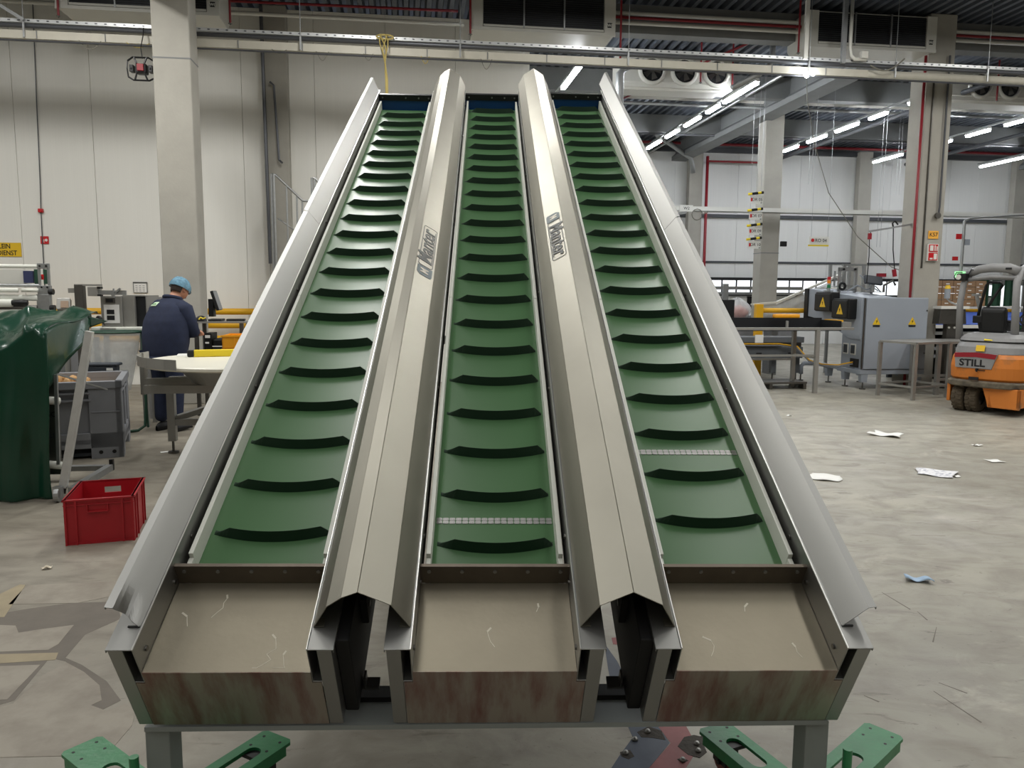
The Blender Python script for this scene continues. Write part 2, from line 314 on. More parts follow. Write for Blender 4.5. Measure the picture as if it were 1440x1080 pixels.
for k in (-1, 0, 1):
    u0 = PITCH * k; Lm = LEN[k]; Mk = CM @ Matrix.Translation((u0, 0, 0))
    for sg in (-1, 1):
        m = MB(Mk)
        def bx(a, b, s0, s1, n0, n1): m.bx(min(a*sg, b*sg), max(a*sg, b*sg), s0, s1, n0, n1)
        bx(.2100, .2747, 0, Lm + .12, -.003, 0); bx(.2722, .2747, 0, Lm + .12, -.011, -.003)
        bx(.2085, .2112, .0, Lm + .12, -.128, -.0015); bx(.2085, .236, 0, Lm + .1, -.131, -.128)
        bx(.233, .2690, 0, Lm + .05, -.316, -.0032)
        m.build('side_frame', STEEL, conv, bevel=.0012)
        MB(Mk).tube([(.2092*sg, .0, .0012), (.2092*sg, Lm + .12, .0012)], .0022, 6).build('edge_bead', BEAD, conv)
        st = MB(Mk)
        for s0, s1, n1 in ((.292, .352, -.062), (.353, 1.87, -.046), (1.873, Lm - .02, -.046)):
            a, b = sorted((.183*sg, .196*sg)); st.bx(a, b, s0, s1, -.115, n1)
        st.build('guide_strip', WHITEPL, conv, bevel=.0015)
        bo = MB(Mk)
        for s in [.05, .262] + [.42 + .75*i for i in range(7)]:
            for nn in ((-.045,) if s > .3 else (-.06,)): bo.cyl((.2085*sg, s, nn), (.2035*sg, s, nn), .007, 8)
        bo.build('frame_bolt', DKST, conv, stuff=True)
    # tray with its front panel
    t = MB(Mk).bx(-.2078, .2078, .0, .2833, -.0918, -.0888)
    t = t.build('tray', TRAYST, conv, bevel=.001)
    MB(Mk).prism([(-.2078,-.0892),(.2078,-.0892),(.2078,-.132),(.2312,-.132),(.2312,-.316),(-.2312,-.316),(-.2312,-.132),(-.2078,-.132)], 'y', -.001, .003).build('front_panel', STREAKST, conv)
    sc = MB(Mk); rr = random.Random(k+5)
    for (x, y, n_) in (((-.06,.23,5),(.10,.10,8),(.13,.05,6),(-.15,.17,3)), ((-.02,.12,4),(.12,.2,2)), ((-.1,.09,4),(.12,.07,3),(.02,.2,2)))[k+1]:
        p = [(x + .012*rr.uniform(-1,1)*j*.6, max(.012, y - .016*j), 0) for j in range(n_)]
        for q0, q1 in zip(p[:-1], p[1:]): sc.bar((q0[0],q0[1],-.0886), (q1[0],q1[1],-.0886), .0016, .0004)
        sc.bar((x,y,-.0886), (x+.02*rr.uniform(-1,1), y+.012, -.0886), .005, .0004)
    sc.build('scratch_mark', PAPERW, t, stuff=True)
    tb = MB(Mk).bx(-.2083, .2083, .2833, .2863, -.0888, -.0222).bx(-.2083, .2083, .2833, .294, -.0232, -.0212).build('tray_bar', BARST, conv)
    bl = MB(Mk)
    for i in range(5): bl.cyl((-.183 + .0915*i, .2833, -.040), (-.183 + .0915*i, .2795, -.040), .0055, 8)
    bl.build('bolt_row', STEEL, tb, stuff=True)
    # belt with cleats
    bp = [(-.02 + .3, -.135)] + [(.30, -.105)] + [(Lm - .06, -.105)] + [(Lm - .06 + .07*math.sin(t), -.105 - .07 + .07*math.cos(t)) for t in (.3, .6, .9, 1.2, 1.6, 2.0)]
    belt = MB(Mk).sheet(bp, -.005, 'x', -.183, .183).build('belt', BELT, conv)
    MB(Mk).bx(-.2083, .2083, .28, Lm, -.316, -.30).bx(-.183,.183,.3,Lm-.15,-.27,-.262).build('underside', DKST, conv)
    c = MB(Mk)
    NU = 26; rows = []
    for i in range(NU + 1):
        f = i / NU; u = -.172 + .348 * f; dl = (u + .172); dr = (.176 - u)
        h = .034 * min(1, (dl/.052)**1.25 if dl < .052 else 1, (dr/.022)**1.2 if dr < .022 else 1)
        bow = .030 * ((u - .002)/.174)**2
        rows.append((u, bow, h))
    vs = []; fs = []
    for u, bow, h in rows: vs += [(u, bow - .004, .0), (u, bow + .003 + .004*h/.034, h), (u, bow + .0075, h), (u, bow + .014, 0)]
    for i in range(NU):
        for j in range(3): fs.append((i*4+j, (i+1)*4+j, (i+1)*4+j+1, i*4+j+1))
    c.add(vs, fs)
    first = None; n = int((Lm - .09 - C0[k]) / CP) + 1
    for i in range(n):
        if first is None: first = c.build('cleat', CLEAT, belt); first.data.transform(CM.inverted()); q = first; first.data.transform(Matrix.Translation((-u0,0,0)))
        else: q = part_copy(first, belt)
        q.matrix_local = CM @ Matrix.Translation((u0, C0[k] + CP*i, -.1048))
    if k >= 0:                                     # metal belt lacing
        sl = (.5416, .8772)[k]; f1 = None
        for i in range(18):
            if f1 is None:
                f1 = MB().prism(rrect(-.0088,.0088,.0012,.0125,.003,2), 'z', 0, .002).prism(rrect(-.0088,.0088,-.0125,-.0012,.003,2), 'z', 0, .002).cyl((-.0088,0,.0006),(.0088,0,.0006),.0011,6)
                for sx in (-.0042, .0042):
                    for sy in (-.0075, .0075): f1.cyl((sx,sy,.002),(sx,sy,.0028),.0014,6)
                f1 = f1.build('lacing_clip', STEEL, belt); q = f1
            else: q = part_copy(f1, belt)
            q.matrix_local = CM @ Matrix.Translation((u0 - .1700 + .020*i, sl, -.105))
    # head end: dark bar with bolts over a blue plate
    MB(Mk).bx(-.2083, .2083, Lm + .03, Lm + .036, -.24, -.045).build('blue_plate', BLUE, conv)
    hb = MB(Mk).bx(-.2083, .2083, Lm + .022, Lm + .03, -.052, -.012).bx(-.2083, .2083, Lm + .022, Lm + .06, -.012, -.008).build('head_bar', BLACK, conv)
    hb2 = MB(Mk)
    for u in (-.18, .0, .1, .178): hb2.cyl((u, Lm + .022, -.030), (u, Lm + .016, -.030), .006, 8)
    hb2.build('bolt_row', STEEL, hb, stuff=True)
# ridge covers between the lanes, each in two overlapping sheets
COVER = [(-.1195,.001),(-.0770,.083),(0,.1325),(.0770,.085),(.1195,.001)]
for k, top in ((-.5, 5.31), (.5, 5.39)):
    Mk = CM @ Matrix.Translation((PITCH * k, 0, 0))
    for a, b, dz in ((.065, 2.58, 0), (2.585, top, -.0025)):
        m = MB(Mk)
        vs = []
        P2 = COVER[:]
        if k < 0: P2 = [COVER[0], (-.0790,.0795), (-.040,.1125), COVER[2], COVER[3], COVER[4]]
        for i in range(len(P2)-1):
            m.sheet([(P2[i][0], P2[i][1]+dz), (P2[i+1][0], P2[i+1][1]+dz)], .0022, 'y', a, b)
        m.build('ridge_cover', ROOFST, conv)
    MB(Mk).sheet([(-.1195,.0015),(-.094,.004)], .002, 'y', .065, .09).sheet([(.094,.004),(.1195,.0015)], .002, 'y', .065, .09).build('cover_foot', ROOFST, conv)
# outer wings
for sg, top in ((-1, 5.10), (1, 5.46)):
    ub = .8845 if sg < 0 else .8885
    prof = [(ub, .0005), (ub + .0495, .073), (ub + .0675, .0765), (ub + .0685, .068)]
    for a, b, d in ((.066, 2.53, 0), (2.533, top, .002)):
        m = MB(CM); n = 28
        def pt(p, s):
            u, z = p
            if sg < 0 and s < .16: # crumpled front corner of the left wing
                w = (1 - (s - .066)/.094) ** 1.5; hgt = z / .075
                bump_ = math.exp(-((hgt - .62)/.25)**2)
                z -= .020 * w * bump_; s2 = s + .020 * w * bump_; u += .006 * w * bump_; return (sg*(u + d*.5), s2, z + d)
            return (sg*(u + d*.5), s, z + d)
        fine = []
        for i in range(len(prof)-1):
            q = 8 if i == 0 else 1
            for j in range(q): fine.append(tuple(prof[i][x] + (prof[i+1][x]-prof[i][x])*j/q for x in (0,1)))
        fine.append(prof[-1])
        ss = [a, a+.012, a+.025, a+.04, a+.06, a+.08, a+.1] + [a + .1 + (b-a-.1)*i/10 for i in range(1, 11)]
        if b == top: ss = ss
        vs = []
        for s in ss:
            for p in fine:
                cut = 0
                if b == top and s == ss[-1]: cut = .10 * (p[1]/.075)
                vs.append(pt(p, s + cut))
        fs = [(j*len(fine)+i, j*len(fine)+i+1, (j+1)*len(fine)+i+1, (j+1)*len(fine)+i) for j in range(len(ss)-1) for i in range(len(fine)-1)]
        m.add(vs, fs); m.build('side_wing', STEEL, conv, solid=.002)
    MB(CM).bx(min(sg*ub, sg*(ub+.03)), max(sg*ub, sg*(ub+.03)), .066, .07, .0, .0035).build('wing_foot', BLACK, conv)
# bearing brackets in the gaps, cross beam and legs
for k, s in ((-.5, -1), (.5, 1)):
    Mk = CM @ Matrix.Translation((PITCH * k, 0, 0))
    m = MB(Mk)
    a, b = sorted((s*.066, s*.030)); m.bx(a, b, .035, 3.4, -.314, -.012)  # black plate added over the steel frame side for the shade in the gap
    a, b = sorted((s*.034, s*.012)); m.bx(a, b, .20, .30, -.16, -.06)
    dr = m.build('gap_shade_and_block', MATTE, conv, bevel=.004)
    g = MB(Mk)
    for nn in (-.055, -.115): a, b = sorted((s*.031, s*.022)); g.cyl((s*.031, .235, nn), (s*.010, .235, nn), .009, 10)
    g.build('block_bolt', DKST, dr)
    MB(Mk).bx(min(-s*.016,s*.03), max(-s*.016,s*.03), .10, .135, -.318, -.310).bx(min(s*.018,s*.024), max(s*.018,s*.024), .10, .13, -.31, -.27).build('bracket', DKST, conv)
GR = GREYST
MB(Matrix.Translation(-CB)).bx(-.915, .925, 1.958, 2.075, .383, .396).build('cross_beam', GR, conv)
MB(Matrix.Translation(-CB)).bx(-.9, .91, 2.085, 2.15, .35, .405).build('rear_bar', MATTE, conv)
for x0, x1 in ((-.922, -.857), (.874, .939)):
    MB(Matrix.Translation(-CB)).bx(x0, x1, 1.975, 2.055, .125, .384).build('leg', GR, conv, bevel=.003)
for x in (-.86, .88):
    p = cw(x, 4.3, -.31) + CB
    MB(Matrix.Translation(-CB)).bx(x-.04, x+.04, p.y-.04, p.y+.04, 0, p.z).build('leg', GR, conv, bevel=.003)
    q = cw(x, 2.6, -.31) + CB
    MB(Matrix.Translation(-CB)).bar((x, p.y, .5), (x, q.y, q.z), .05).build('brace', GR, conv)
MB(Matrix.Translation(-CB)).bar((-.86, p.y, 1.2), (.88, p.y, 1.2), .06).build('cross_beam', GR, conv)
# printed maker's mark on the two ridge covers
LOGOD = mat('logo_grey', (78,80,76), .55); LOGOT = mat('logo_teal', (84,96,98), .55)
def mark(k, side, s_c, flip):
    Mk = CM @ Matrix.Translation((PITCH * k, 0, 0)); base = Mk @ Vector((0, s_c, .1325)); sh = Mk @ Vector((side*.077, s_c, .084))
    down = (sh - base).normalized(); along = S_.copy() if not flip else -S_
    x = along; y = -down if side > 0 and not flip else (-down if True else down)
    z = x.cross(y)
    if z.dot(N_) < 0: y = -y; z = x.cross(y)
    ctr = base + (sh - base) * .5 + z * .0032
    M = frame_m(ctr, x, y); H = .078
    o = MB(M); lx0, lx1 = -.165, .235; t = .0012; zz = .0003
    box = rrect(lx0, lx1, -.034, .034, .012, 3)
    bo = MB(M)
    for i in range(len(box)):
        p, q = box[i], box[(i+1) % len(box)]; bo.bar((p[0],p[1],.0004), (q[0],q[1],.0004), .0035, .0008)
    root = bo.build('printed_mark', LOGOD, conv)
    em = MB(M).prism([(-.255,-.030),(-.255,.020),(-.235,.036),(-.172,.036),(-.172,-.036),(-.24,-.036)], 'z', 0, .0008).build('emblem', LOGOT, root)
    text('emblem_letter', 'M', ROOFST, .055, M @ Matrix.Translation((-.212, 0, .0012)), root, bold=.001)
    text('lettering', 'Manter', LOGOD, .098, M @ Matrix.Translation((.035, .006, .0004)), root, bold=.002, sx=1.18, shear=.12)
    for j in range(3):
        MB(M).bx(-.13 + j*.118, -.13 + j*.118 + .10, -.029, -.025, 0, .0006).build('fine_print', LOGOD, root)
mark(-.5, 1, 2.02, False)
mark(.5, -1, 2.20, True)

# ================================================================ fixtures of the hall
REDP = mat('red_pipe', (134,32,40), .45); CREAM = mat('cream_beam', (190,186,172), .5, 0, var=.05, vscale=8); WCASE = mat('cooler_casing', (205,204,196), .45, 0, var=.02)
DKPIPE = mat('dark_pipe', (92,94,98), .4, .5); COIL = mat('coil_dark', (26,28,31), .5); FIN = mat('coil_fin', (62,64,68), .4, .6)
YEL = mat('safety_yellow', (224,170,32), .45, 0, var=.05); YROPE = mat('yellow_cable', (176,158,92), .6); CABLEG = mat('grey_cable', (120,118,108), .6)
def column(a0, a1, b0, b1, z1, seam=None):
    o = struct(MB(BM).bx(a0, a1, b0, b1, 0, z1).build('column', CONCRETE, bevel=.015)); 
    if seam: MB(BM).bx(a0-.002, a1+.002, b0-.002, b1+.002, seam, seam+.02).build('seam', CONCD, o)
    return o
c1 = column(-3.285, -2.81, 11.0, 11.38, 6.05, 4.56)
c2 = column(8.35, 8.82, 12.0, 12.42, 6.05)
MB(BM).bx(8.46, 8.475, 11.97, 12.0, 2.0, 5.0).build('groove_strip', DKST, c2)
MB(BM).tube([(8.70,11.96,5.4),(8.70,11.96,3.0),(8.69,11.96,2.86)], .016, 8).build('conduit', DKPIPE, c2)
MB(BM).cyl((8.67,11.97,2.86),(8.67,11.93,2.86),.05,12).build('conduit_box', DKST, c2)
c3 = column(8.14, 8.58, 17.3, 17.7, 6.05, 2.5)
column(-2.26, -1.9, 13.2, 13.4, 6.05)
for a in (3.4, 8.3, 13.72, 19.0): column(a, a+.42, 22.62, 22.85, 5.9)
MB(BM).cyl((-2.27,13.15,6),(-2.24,13.15,2.0),.028,8).build('drain_pipe', DKPIPE, bpy.data.objects['column.003'])
p = MB(BM).tube([(-2.16,13.12,4.85),(-2.1,13.12,4.8),(-2.05,13.12,3.65),(-2.0,13.1,3.6)], .02, 6).build('conduit', DKPIPE, bpy.data.objects['column.003'])
# overhead bundle: tray, pipe, beam, rail (each runs the whole width)
def long_thing(name, mb, m, label, cat, group=None, **k): return tag(mb.build(name, m, **k), label, cat, group)
TRAYM = mat('tray_white', (196,198,198), .4, .4)
o = long_thing('cable_tray', MB(BM).sheet([(11.42,5.10),(11.42,5.055),(11.58,5.055),(11.58,5.10)], .003, 'x', A0+.2, A1-.2), TRAYM, 'long pale perforated cable tray across the hall, topmost of the overhead runs', 'cable tray')
hs = MB(BM)
for i in range(150): a = -7 + i*.12; hs.bx(a, a+.03, 11.414, 11.42, 5.072, 5.086)
hs.build('slot_row', DKPIPE, o, stuff=True)
long_thing('pipe', MB(BM).cyl((A0+.2,11.44,5.018),(A1-.2,11.44,5.018),.03,12), DKPIPE, 'long dark grey pipe running just under the pale cable tray', 'pipe', smooth=True)
o = long_thing('steel_beam', MB(BM).sheet([(11.54,4.97),(11.47,4.97),(11.47,4.865),(11.54,4.865)], .006, 'x', A0+.2, 7.0), CREAM, 'long cream beam under the dark pipe, above the left and middle lanes', 'beam')
cv = MB(BM)
for i in range(16):
    a = -6.6 + i*.86; cv.bx(a, a+.012, 11.462, 11.47, 4.868, 4.968)
cv.build('cover_joint', CONCD, o, stuff=True)
long_thing('insulated_pipe', MB(BM).cyl((7.0,11.5,4.915),(A1-.2,11.5,4.915),.062,14), CREAM, 'thick cream insulated pipe under the tray on the right side', 'pipe', smooth=True)
long_thing('conduit', MB(BM).cyl((A0+.2,11.46,4.835),(A1-.2,11.46,4.835),.014,8), DKPIPE, 'thin dark conduit along the underside of the overhead runs', 'conduit')
for i, a in enumerate((-5.0,-1.45,.75,3.2,6.0,7.4,8.95,9.9)):
    long_thing('hanger_rod', MB(BM).cyl((a,11.40,5.0),(a,11.40,6.05),.006,6).bx(a-.012,a+.012,11.39,11.41,4.86,5.06), GALV, ('hanger rod left of the near left column','hanger rod above the left lane','hanger rod in front of the middle cooler, left of it','hanger rod at the right end of the middle cooler','hanger rod left of the right cooler','hanger rod in front of the right cooler','hanger rod just right of the wide near column','hanger rod at the far right of the overhead runs')[i], 'rod', 'hanger rods of the overhead runs')
for i, (a, w, dz) in enumerate(((-4.35,.28,.11),(-3.75,.3,.06),(-1.85,.2,.05),(-1.25,.17,.12),(-.6,.13,.09),(.2,.12,.10),(1.05,.16,.14))):
    pts = [(a + w*t, 11.468, 4.872 - dz*math.sin(PI*t)) for t in [k/10 for k in range(11)]]
    long_thing('cable_loop', MB(BM).tube(pts, .006, 5), YROPE if i in (1,5) else CABLEG, 'cable loop under the overhead beam, ' + ('leftmost','second from the left, before the column','just right of the near left column','at the second column','left of the yellow cable','yellowish, right of the yellow cable','before the middle cooler')[i], 'cable', 'cable loops under the overhead beam')
rp = MB(BM)
for i in range(4):
    ph = i*1.6; pts = [(-.32 + .004*k + .05*(1-k/6)*math.sin(ph + k*.9) + .03*(1-k/6)*math.cos(ph), 11.36 - .01*i, 5.10 - .075*k) for k in range(6)]
    pts += [(-.295 + .008*i, 11.36, 4.5), (-.285 + .008*i, 11.36, 2.4)]; rp.tube(pts, .009, 6)
for i in range(2): rp.tube([(-.36 + .12*math.cos(t)+.06, 11.37, 5.07 + .03*math.sin(t)+.01*i) for t in [k*PI/6 for k in range(12)]], .008, 6, closed=True)
long_thing('yellow_cable', rp, YROPE, 'bundle of yellow cables knotted over the beam and hanging down behind the left lane', 'cable', smooth=True)
long_thing('strut', MB(BM).bar((-5.6,11.38,5.44),(-4.98,11.38,5.07),.05,.04), GALV, 'grey diagonal strut at the upper left corner above the overhead runs', 'strut')
# work light hung on the left column
t, m, _ = bt('work_light', 'black and red caged work lamp hanging on a cable at the left column', 'lamp', -3.5, 11.2, 4.46)
m().box((-3.48,11.2,4.46),(.14,.12,.13)).build('body', BLACK, t, bevel=.02)
m().box((-3.48,11.13,4.47),(.085,.02,.09)).build('red_front', REDP, t, bevel=.006)
for s in (-1,1): m().box((-3.48+s*.12,11.19,4.46),(.05,.10,.09)).box((-3.48+s*.12,11.13,4.46),(.018,.01,.025)).build('lamp_head', BLACK, t, bevel=.008)
cg = m()
for dz in (-.15, .14):
    cg.tube([(-3.65,11.18,4.46+dz*.7),(-3.58,11.16,4.46+dz),(-3.38,11.16,4.46+dz),(-3.31,11.18,4.46+dz*.7)], .012, 6)
for da in (-.17,.17): cg.tube([(-3.48+da,11.18,4.46-.105),(-3.48+da*1.05,11.17,4.46),(-3.48+da,11.18,4.46+.1)], .009, 6)
for da in (-.08,.08): cg.tube([(-3.48+da,11.15,4.46+.14),(-3.48+da*.6,11.14,4.46+.06)], .012, 6); cg.tube([(-3.48+da,11.15,4.46-.15),(-3.48+da*.6,11.14,4.46-.06)], .012, 6)
cg.build('cage', BLACK, t)
m().tube([(-3.47,11.2,4.6),(-3.50,11.25,4.75),(-3.49,11.35,4.95),(-3.5,11.4,5.05)], .007, 6).build('cord', BLACK, t)
# coolers with dark coils
def cooler(a, label):
    t, m, Mx = bt('air_cooler', label, 'cooler', a+1.09, 12.2, 5.42, 'air coolers above the overhead runs'); w = 2.18; b = 11.9
    c = m().prism([(b+.03,5.42),(b+.62,5.42),(b+.72,5.52),(b+.72,5.96),(b+.03,5.96)], 'x', a+.02, a+w-.02); c.build('casing', WCASE, t, bevel=.006)
    m().bx(a, a+.17, b, b+.03, 5.43, 5.96).bx(a+w-.17, a+w, b, b+.03, 5.43, 5.96).build('end_panel', WCASE, t, stuff=True, bevel=.003)
    m().bx(a, a+w, b-.01, b+.03, 5.41, 5.455).build('drip_edge', WCASE, t)
    for k in range(3):
        x0 = a + .18 + k*.61; x1 = x0 + .60
        g = m().bx(x0, x1, b+.02, b+.026, 5.50, 5.94).build('coil', COIL, t)
        f = m()
        for j in range(14): f.bx(x0, x1, b+.008, b+.02, 5.505 + j*.031, 5.512 + j*.031)
        f.build('fins', FIN, g, stuff=True)
        if k: m().bx(x0-.018, x0+.006, b-.006, b+.02, 5.46, 5.96).build('divider', GALV, t)
        m().bx(x0, x1, b+.0, b+.02, 5.465, 5.497).build('lower_rail', WCASE, t)
    for q in (.05, w-.12):
        for z in (5.50, 5.68, 5.82): m().sheet([(a+q, z), (a+q+.07, z)], .001, 'y', b-.003, b).build('hatch', CREAM, t)
    bd = m().bx(a+w-.125, a+w-.055, b-.004, b, 5.53, 5.60).build('badge', BLACK, t)
    text('badge_letters', 'W(', WHITE, .055, Mx @ frame_m((a+w-.09, b-.0045, 5.562), (1,0,0), (0,0,1)), bd, bold=.002)
    for da in (.2, w-.2): m().cyl((a+da, b+.3, 5.96), (a+da, b+.3, 6.06), .008, 6).build('hanger', GALV, t)
cooler(-4.8, 'left white air cooler with dark coils, partly behind the near left column')
cooler(.95, 'middle white air cooler with dark coils above the left and middle lane tops')
cooler(6.22, 'right white air cooler with dark coils at the upper right')
def fan_cooler(a, n, label, w):
    t, m, _ = bt('fan_cooler', label, 'cooler', a + w/2, 14.6, 5.33, 'fan coolers behind the overhead runs'); b = 14.4
    m().prism([(b,5.36),(b+.5,5.36),(b+.5,5.98),(b,5.98)], 'x', a, a+w).build('casing', WCASE, t, bevel=.006)
    m().prism([(b-.02,5.45),(b+.1,5.33),(b+.55,5.33),(b+.55,5.45)], 'x', a-.02, a+w-.18).build('drip_tray', WCASE, t)
    for k in range(n):
        x = a + .62 + k*.62; X = Matrix.Translation((-(a+w/2), -14.6, -5.33)) @ Matrix.Translation((x, b, 5.66)) @ Matrix.Rotation(R(90), 4, 'X')
        r = MB().lathe([(.27,0),(.265,.03),(.22,.05),(.205,.045),(.205,0)], 28, X).build('fan_ring', WCASE, t, smooth=True)
        MB().lathe([(.0,.004),(.206,.004)], 24, X).build('fan_grille', COIL, r)
        f = MB()
        for j in range(5):
            q = X @ Matrix.Rotation(j*2*PI/5, 4, 'Z'); f.add([q @ Vector(v) for v in ((.03,-.02,.012),(.165,-.06,.01),(.165,.05,.028),(.03,.02,.02))], [(0,1,2,3)])
        f.cyl(X @ Vector((0,0,.0)), X @ Vector((0,0,.05)), .045, 10).build('fan_blades', DKST, r, stuff=True)
fan_cooler(3.88, 3, 'white three-fan cooler just right of the third lane top', 2.2)
fan_cooler(10.55, 3, 'white fan cooler right of the wide near column', 2.4)
# pipes under the roof
pipes = [((3.2,12.2,5.86),(16,12.2,5.86),.03,WCASE,'upper white pipe of the pair at the upper right'),((3.2,12.18,5.79),(16,12.18,5.79),.022,REDP,'red sprinkler pipe between two white pipes at the upper right'),((3.2,12.2,5.72),(16,12.2,5.72),.03,WCASE,'lower white pipe of the pair at the upper right'),
 ((4.2,17.1,5.72),(22,17.1,5.72),.035,GALV,'bright pipe crossing behind the nearer rows of tubes'),((4.2,17.1,5.86),(22,17.1,5.86),.05,WCASE,'thick pale pipe above the bright pipe behind the tubes'),((4.2,19.55,5.72),(23,19.55,5.72),.03,GALV,'pale pipe low under the roof before the far wall'),((4.2,19.62,5.6),(23,19.62,5.6),.03,DKPIPE,'dark pipe below the pale pipe before the far wall'),
 ((2.2,22.5,5.95),(23.5,22.5,5.95),.04,REDP,'red sprinkler pipe along the top of the far wall'),((-4.7,12.7,5.88),(.8,12.7,5.93),.02,REDP,'red sprinkler pipe above the overhead runs on the left'),((-7,12.75,5.75),(.9,12.75,5.75),.03,WCASE,'white pipe above the overhead runs on the left'),
 ((5.8,13,5.8),(3.9,20,5.8),.02,REDP,'slanting red pipe under the deck over the fan cooler'),((7.0,13.2,5.65),(7.0,22.6,5.65),.035,GALV,'pale pipe left of the concrete girder'),((10.8,12.6,5.5),(10.8,22.6,5.5),.05,DKBEAM if 0 else DARKBEAM,'dark rail right of the concrete girder'),((15.2,13.5,5.55),(15.2,22.6,5.55),.05,DARKBEAM,'dark rail at the far right under the roof')]
for p, q, r, mt_, lb in pipes: long_thing('roof_pipe', MB(BM).cyl(p, q, r, 10), mt_, lb, 'pipe', smooth=True)
drops = [(-4.72,11.8,5.28,'leftmost red sprinkler drop beside the left cooler'),(-2.5,12.0,5.36,'red sprinkler drop right of the near left column'),(.93,11.85,5.33,'red sprinkler drop at the left end of the middle cooler'),(3.2,11.85,4.98,'red sprinkler drop at the right end of the middle cooler'),(6.02,11.8,5.28,'red sprinkler drop left of the right cooler'),(5.25,13.9,5.35,'red sprinkler drop before the second fan'),(5.85,13.9,5.3,'red sprinkler drop before the third fan'),(11.3,14.1,5.3,'red sprinkler drop before the right fan cooler'),(12.2,14.1,5.3,'second red sprinkler drop before the right fan cooler')]
for a, b, z, lb in drops:
    o = long_thing('sprinkler_drop', MB(BM).cyl((a,b,z),(a,b,6.05),.016,8), REDP, lb, 'pipe', 'red sprinkler drops')
    MB(BM).cyl((a,b,z-.03),(a,b,z),.008,6).cyl((a,b,z-.012),(a,b,z-.008),.03,8).build('sprinkler_head', DKST, o)
long_thing('red_riser', MB(BM).cyl((8.285,11.97,0),(8.285,11.97,5.38),.022,10), REDP, 'red pipe standing at the left edge of the wide near column', 'pipe', smooth=True)
long_thing('red_riser', MB(BM).cyl((8.80,22.5,0),(8.80,22.5,5.6),.045,10).tube([(8.80,22.45,5.45),(10.9,22.45,5.45),(10.9,22.45,5.75)], .03, 8), REDP, 'red pipe standing at the far column just right of the right wing', 'pipe', smooth=True)
long_thing('drain_pipe', MB(BM).tube([(3.95,13.4,5.5),(3.75,13.4,5.42),(3.62,13.4,5.3),(3.62,13.4,3.6)], .07, 10), GALV, 'pale pipe bending down beside the third lane top', 'pipe', smooth=True)
long_thing('drain_pipe', MB(BM).tube([(5.35,12.7,4.95),(6.0,12.75,5.3),(6.05,12.75,5.5),(6.05,12.75,6.04)], .05, 10), GALV, 'pale pipe bending up above the overhead runs left of the right cooler', 'pipe', smooth=True)
long_thing('drain_pipe', MB(BM).tube([(6.5,20.4,5.97),(6.6,20.5,5.75),(8.2,22.3,5.5),(8.3,22.4,5.3),(8.35,22.45,5.1)], .07, 10), GALV, 'grey drain pipe bending at the top of the far column', 'pipe', smooth=True)
t, m, _ = bt('cable_duct', 'white vertical cable duct curving into the tray left of the right cooler', 'duct', 6.62, 11.5, 5.05)
m().bx(6.50,6.56,11.36,11.42,5.02,6.04).build('straight_duct', GALV, t)
m().tube([(6.63,11.38,6.04),(6.63,11.38,5.25),(6.65,11.38,5.14),(6.71,11.38,5.09),(6.9,11.38,5.09)], .028, 8).build('curved_duct', WCASE, t, smooth=True)
m().bx(6.80,6.90,11.33,11.40,5.10,5.2).build('junction_box', WCASE, t)
long_thing('cable_loop', MB(BM).tube([(6.95+.55*k/10,11.34,5.0-.12*math.sin(PI*k/10)+.12*k/10) for k in range(11)], .012, 6), CABLEG, 'white hose looping over the tray under the right cooler', 'cable')
long_thing('cable_duct', MB(BM).bx(5.9,5.96,11.38,11.42,5.06,5.9), WCASE, 'slim white vertical duct over the tray left of the white curving duct', 'duct')
long_thing('spot_lamp', MB(BM).cyl((5.92,11.35,4.83),(5.92,11.3,4.79),.03,10).cyl((6.02,11.35,4.85),(6.02,11.3,4.82),.025,10), TUBE, 'small lit twin spot lamp under the overhead beam', 'lamp')
t, m, _ = bt('camera_mount', 'dark swivelling nozzle at the lower right corner of the three-fan cooler', 'nozzle', 6.3, 14.3, 5.5)
m().box((6.28,14.3,5.5),(.12,.1,.1)).cyl((6.2,14.28,5.48),(6.1,14.26,5.45),.03,8).cyl((6.3,14.3,5.52),(6.42,14.3,5.62),.05,8).build('nozzle_body', BLACK, t)
for i, (a, b, z0, lb) in enumerate(((10.2,16,2.6,'longest'),(7.15,15.5,3.7,'shortest, above the hanging signs'),(9.6,18,4.2,'middle'),(11.9,18,4.0,'right hand'))):
    long_thing('wire_pair', MB(BM).cyl((a,b,z0),(a,b,6.05),.004,5).cyl((a+.08,b,z0),(a+.08,b,6.05),.004,5), GALV, 'pair of thin hanging wires under the roof, ' + lb, 'wire')
long_thing('hanging_cable', MB(BM).tube([(7.05,13.5,5.6),(7.1,13.5,5.0),(7.3,13.5,4.2),(7.6,13.5,3.4),(8.1,13.3,2.6),(8.6,13,2.05),(9.0,12.6,1.82)], .008, 6), CABLEG, 'long grey cable sagging from the girder to the grey cabinet', 'cable')
t, m, Mx = bt('wall_ladder', 'long white cable ladder crossing the hall in front of the far wall', 'cable ladder', 10, 16.8, 3.4)
m().bx(5.2, 22, 16.78, 16.8, 3.39, 3.48).build('front_rail', WHITE, t); m().bx(5.2, 22, 17.08, 17.1, 3.39, 3.48).build('rear_rail', WHITE, t)
m().bx(5.2, 22, 16.8, 17.08, 3.40, 3.405).build('tray_floor', GALV, t)
m().bx(5.95,6.25,16.74,16.78,3.36,3.50).build('box', WHITE, t); text('box_letters', 'W2', BLACK, .09, Mx @ frame_m((6.1,16.735,3.43),(1,0,0),(0,0,1)), t)
m().tube([(6.6,16.75,3.36)] + [(6.35+.12*math.cos(k*PI/6),16.74,3.3+.12*math.sin(k*PI/6)) for k in range(12)], .012, 5).build('cable_coil', CABLEG, t)
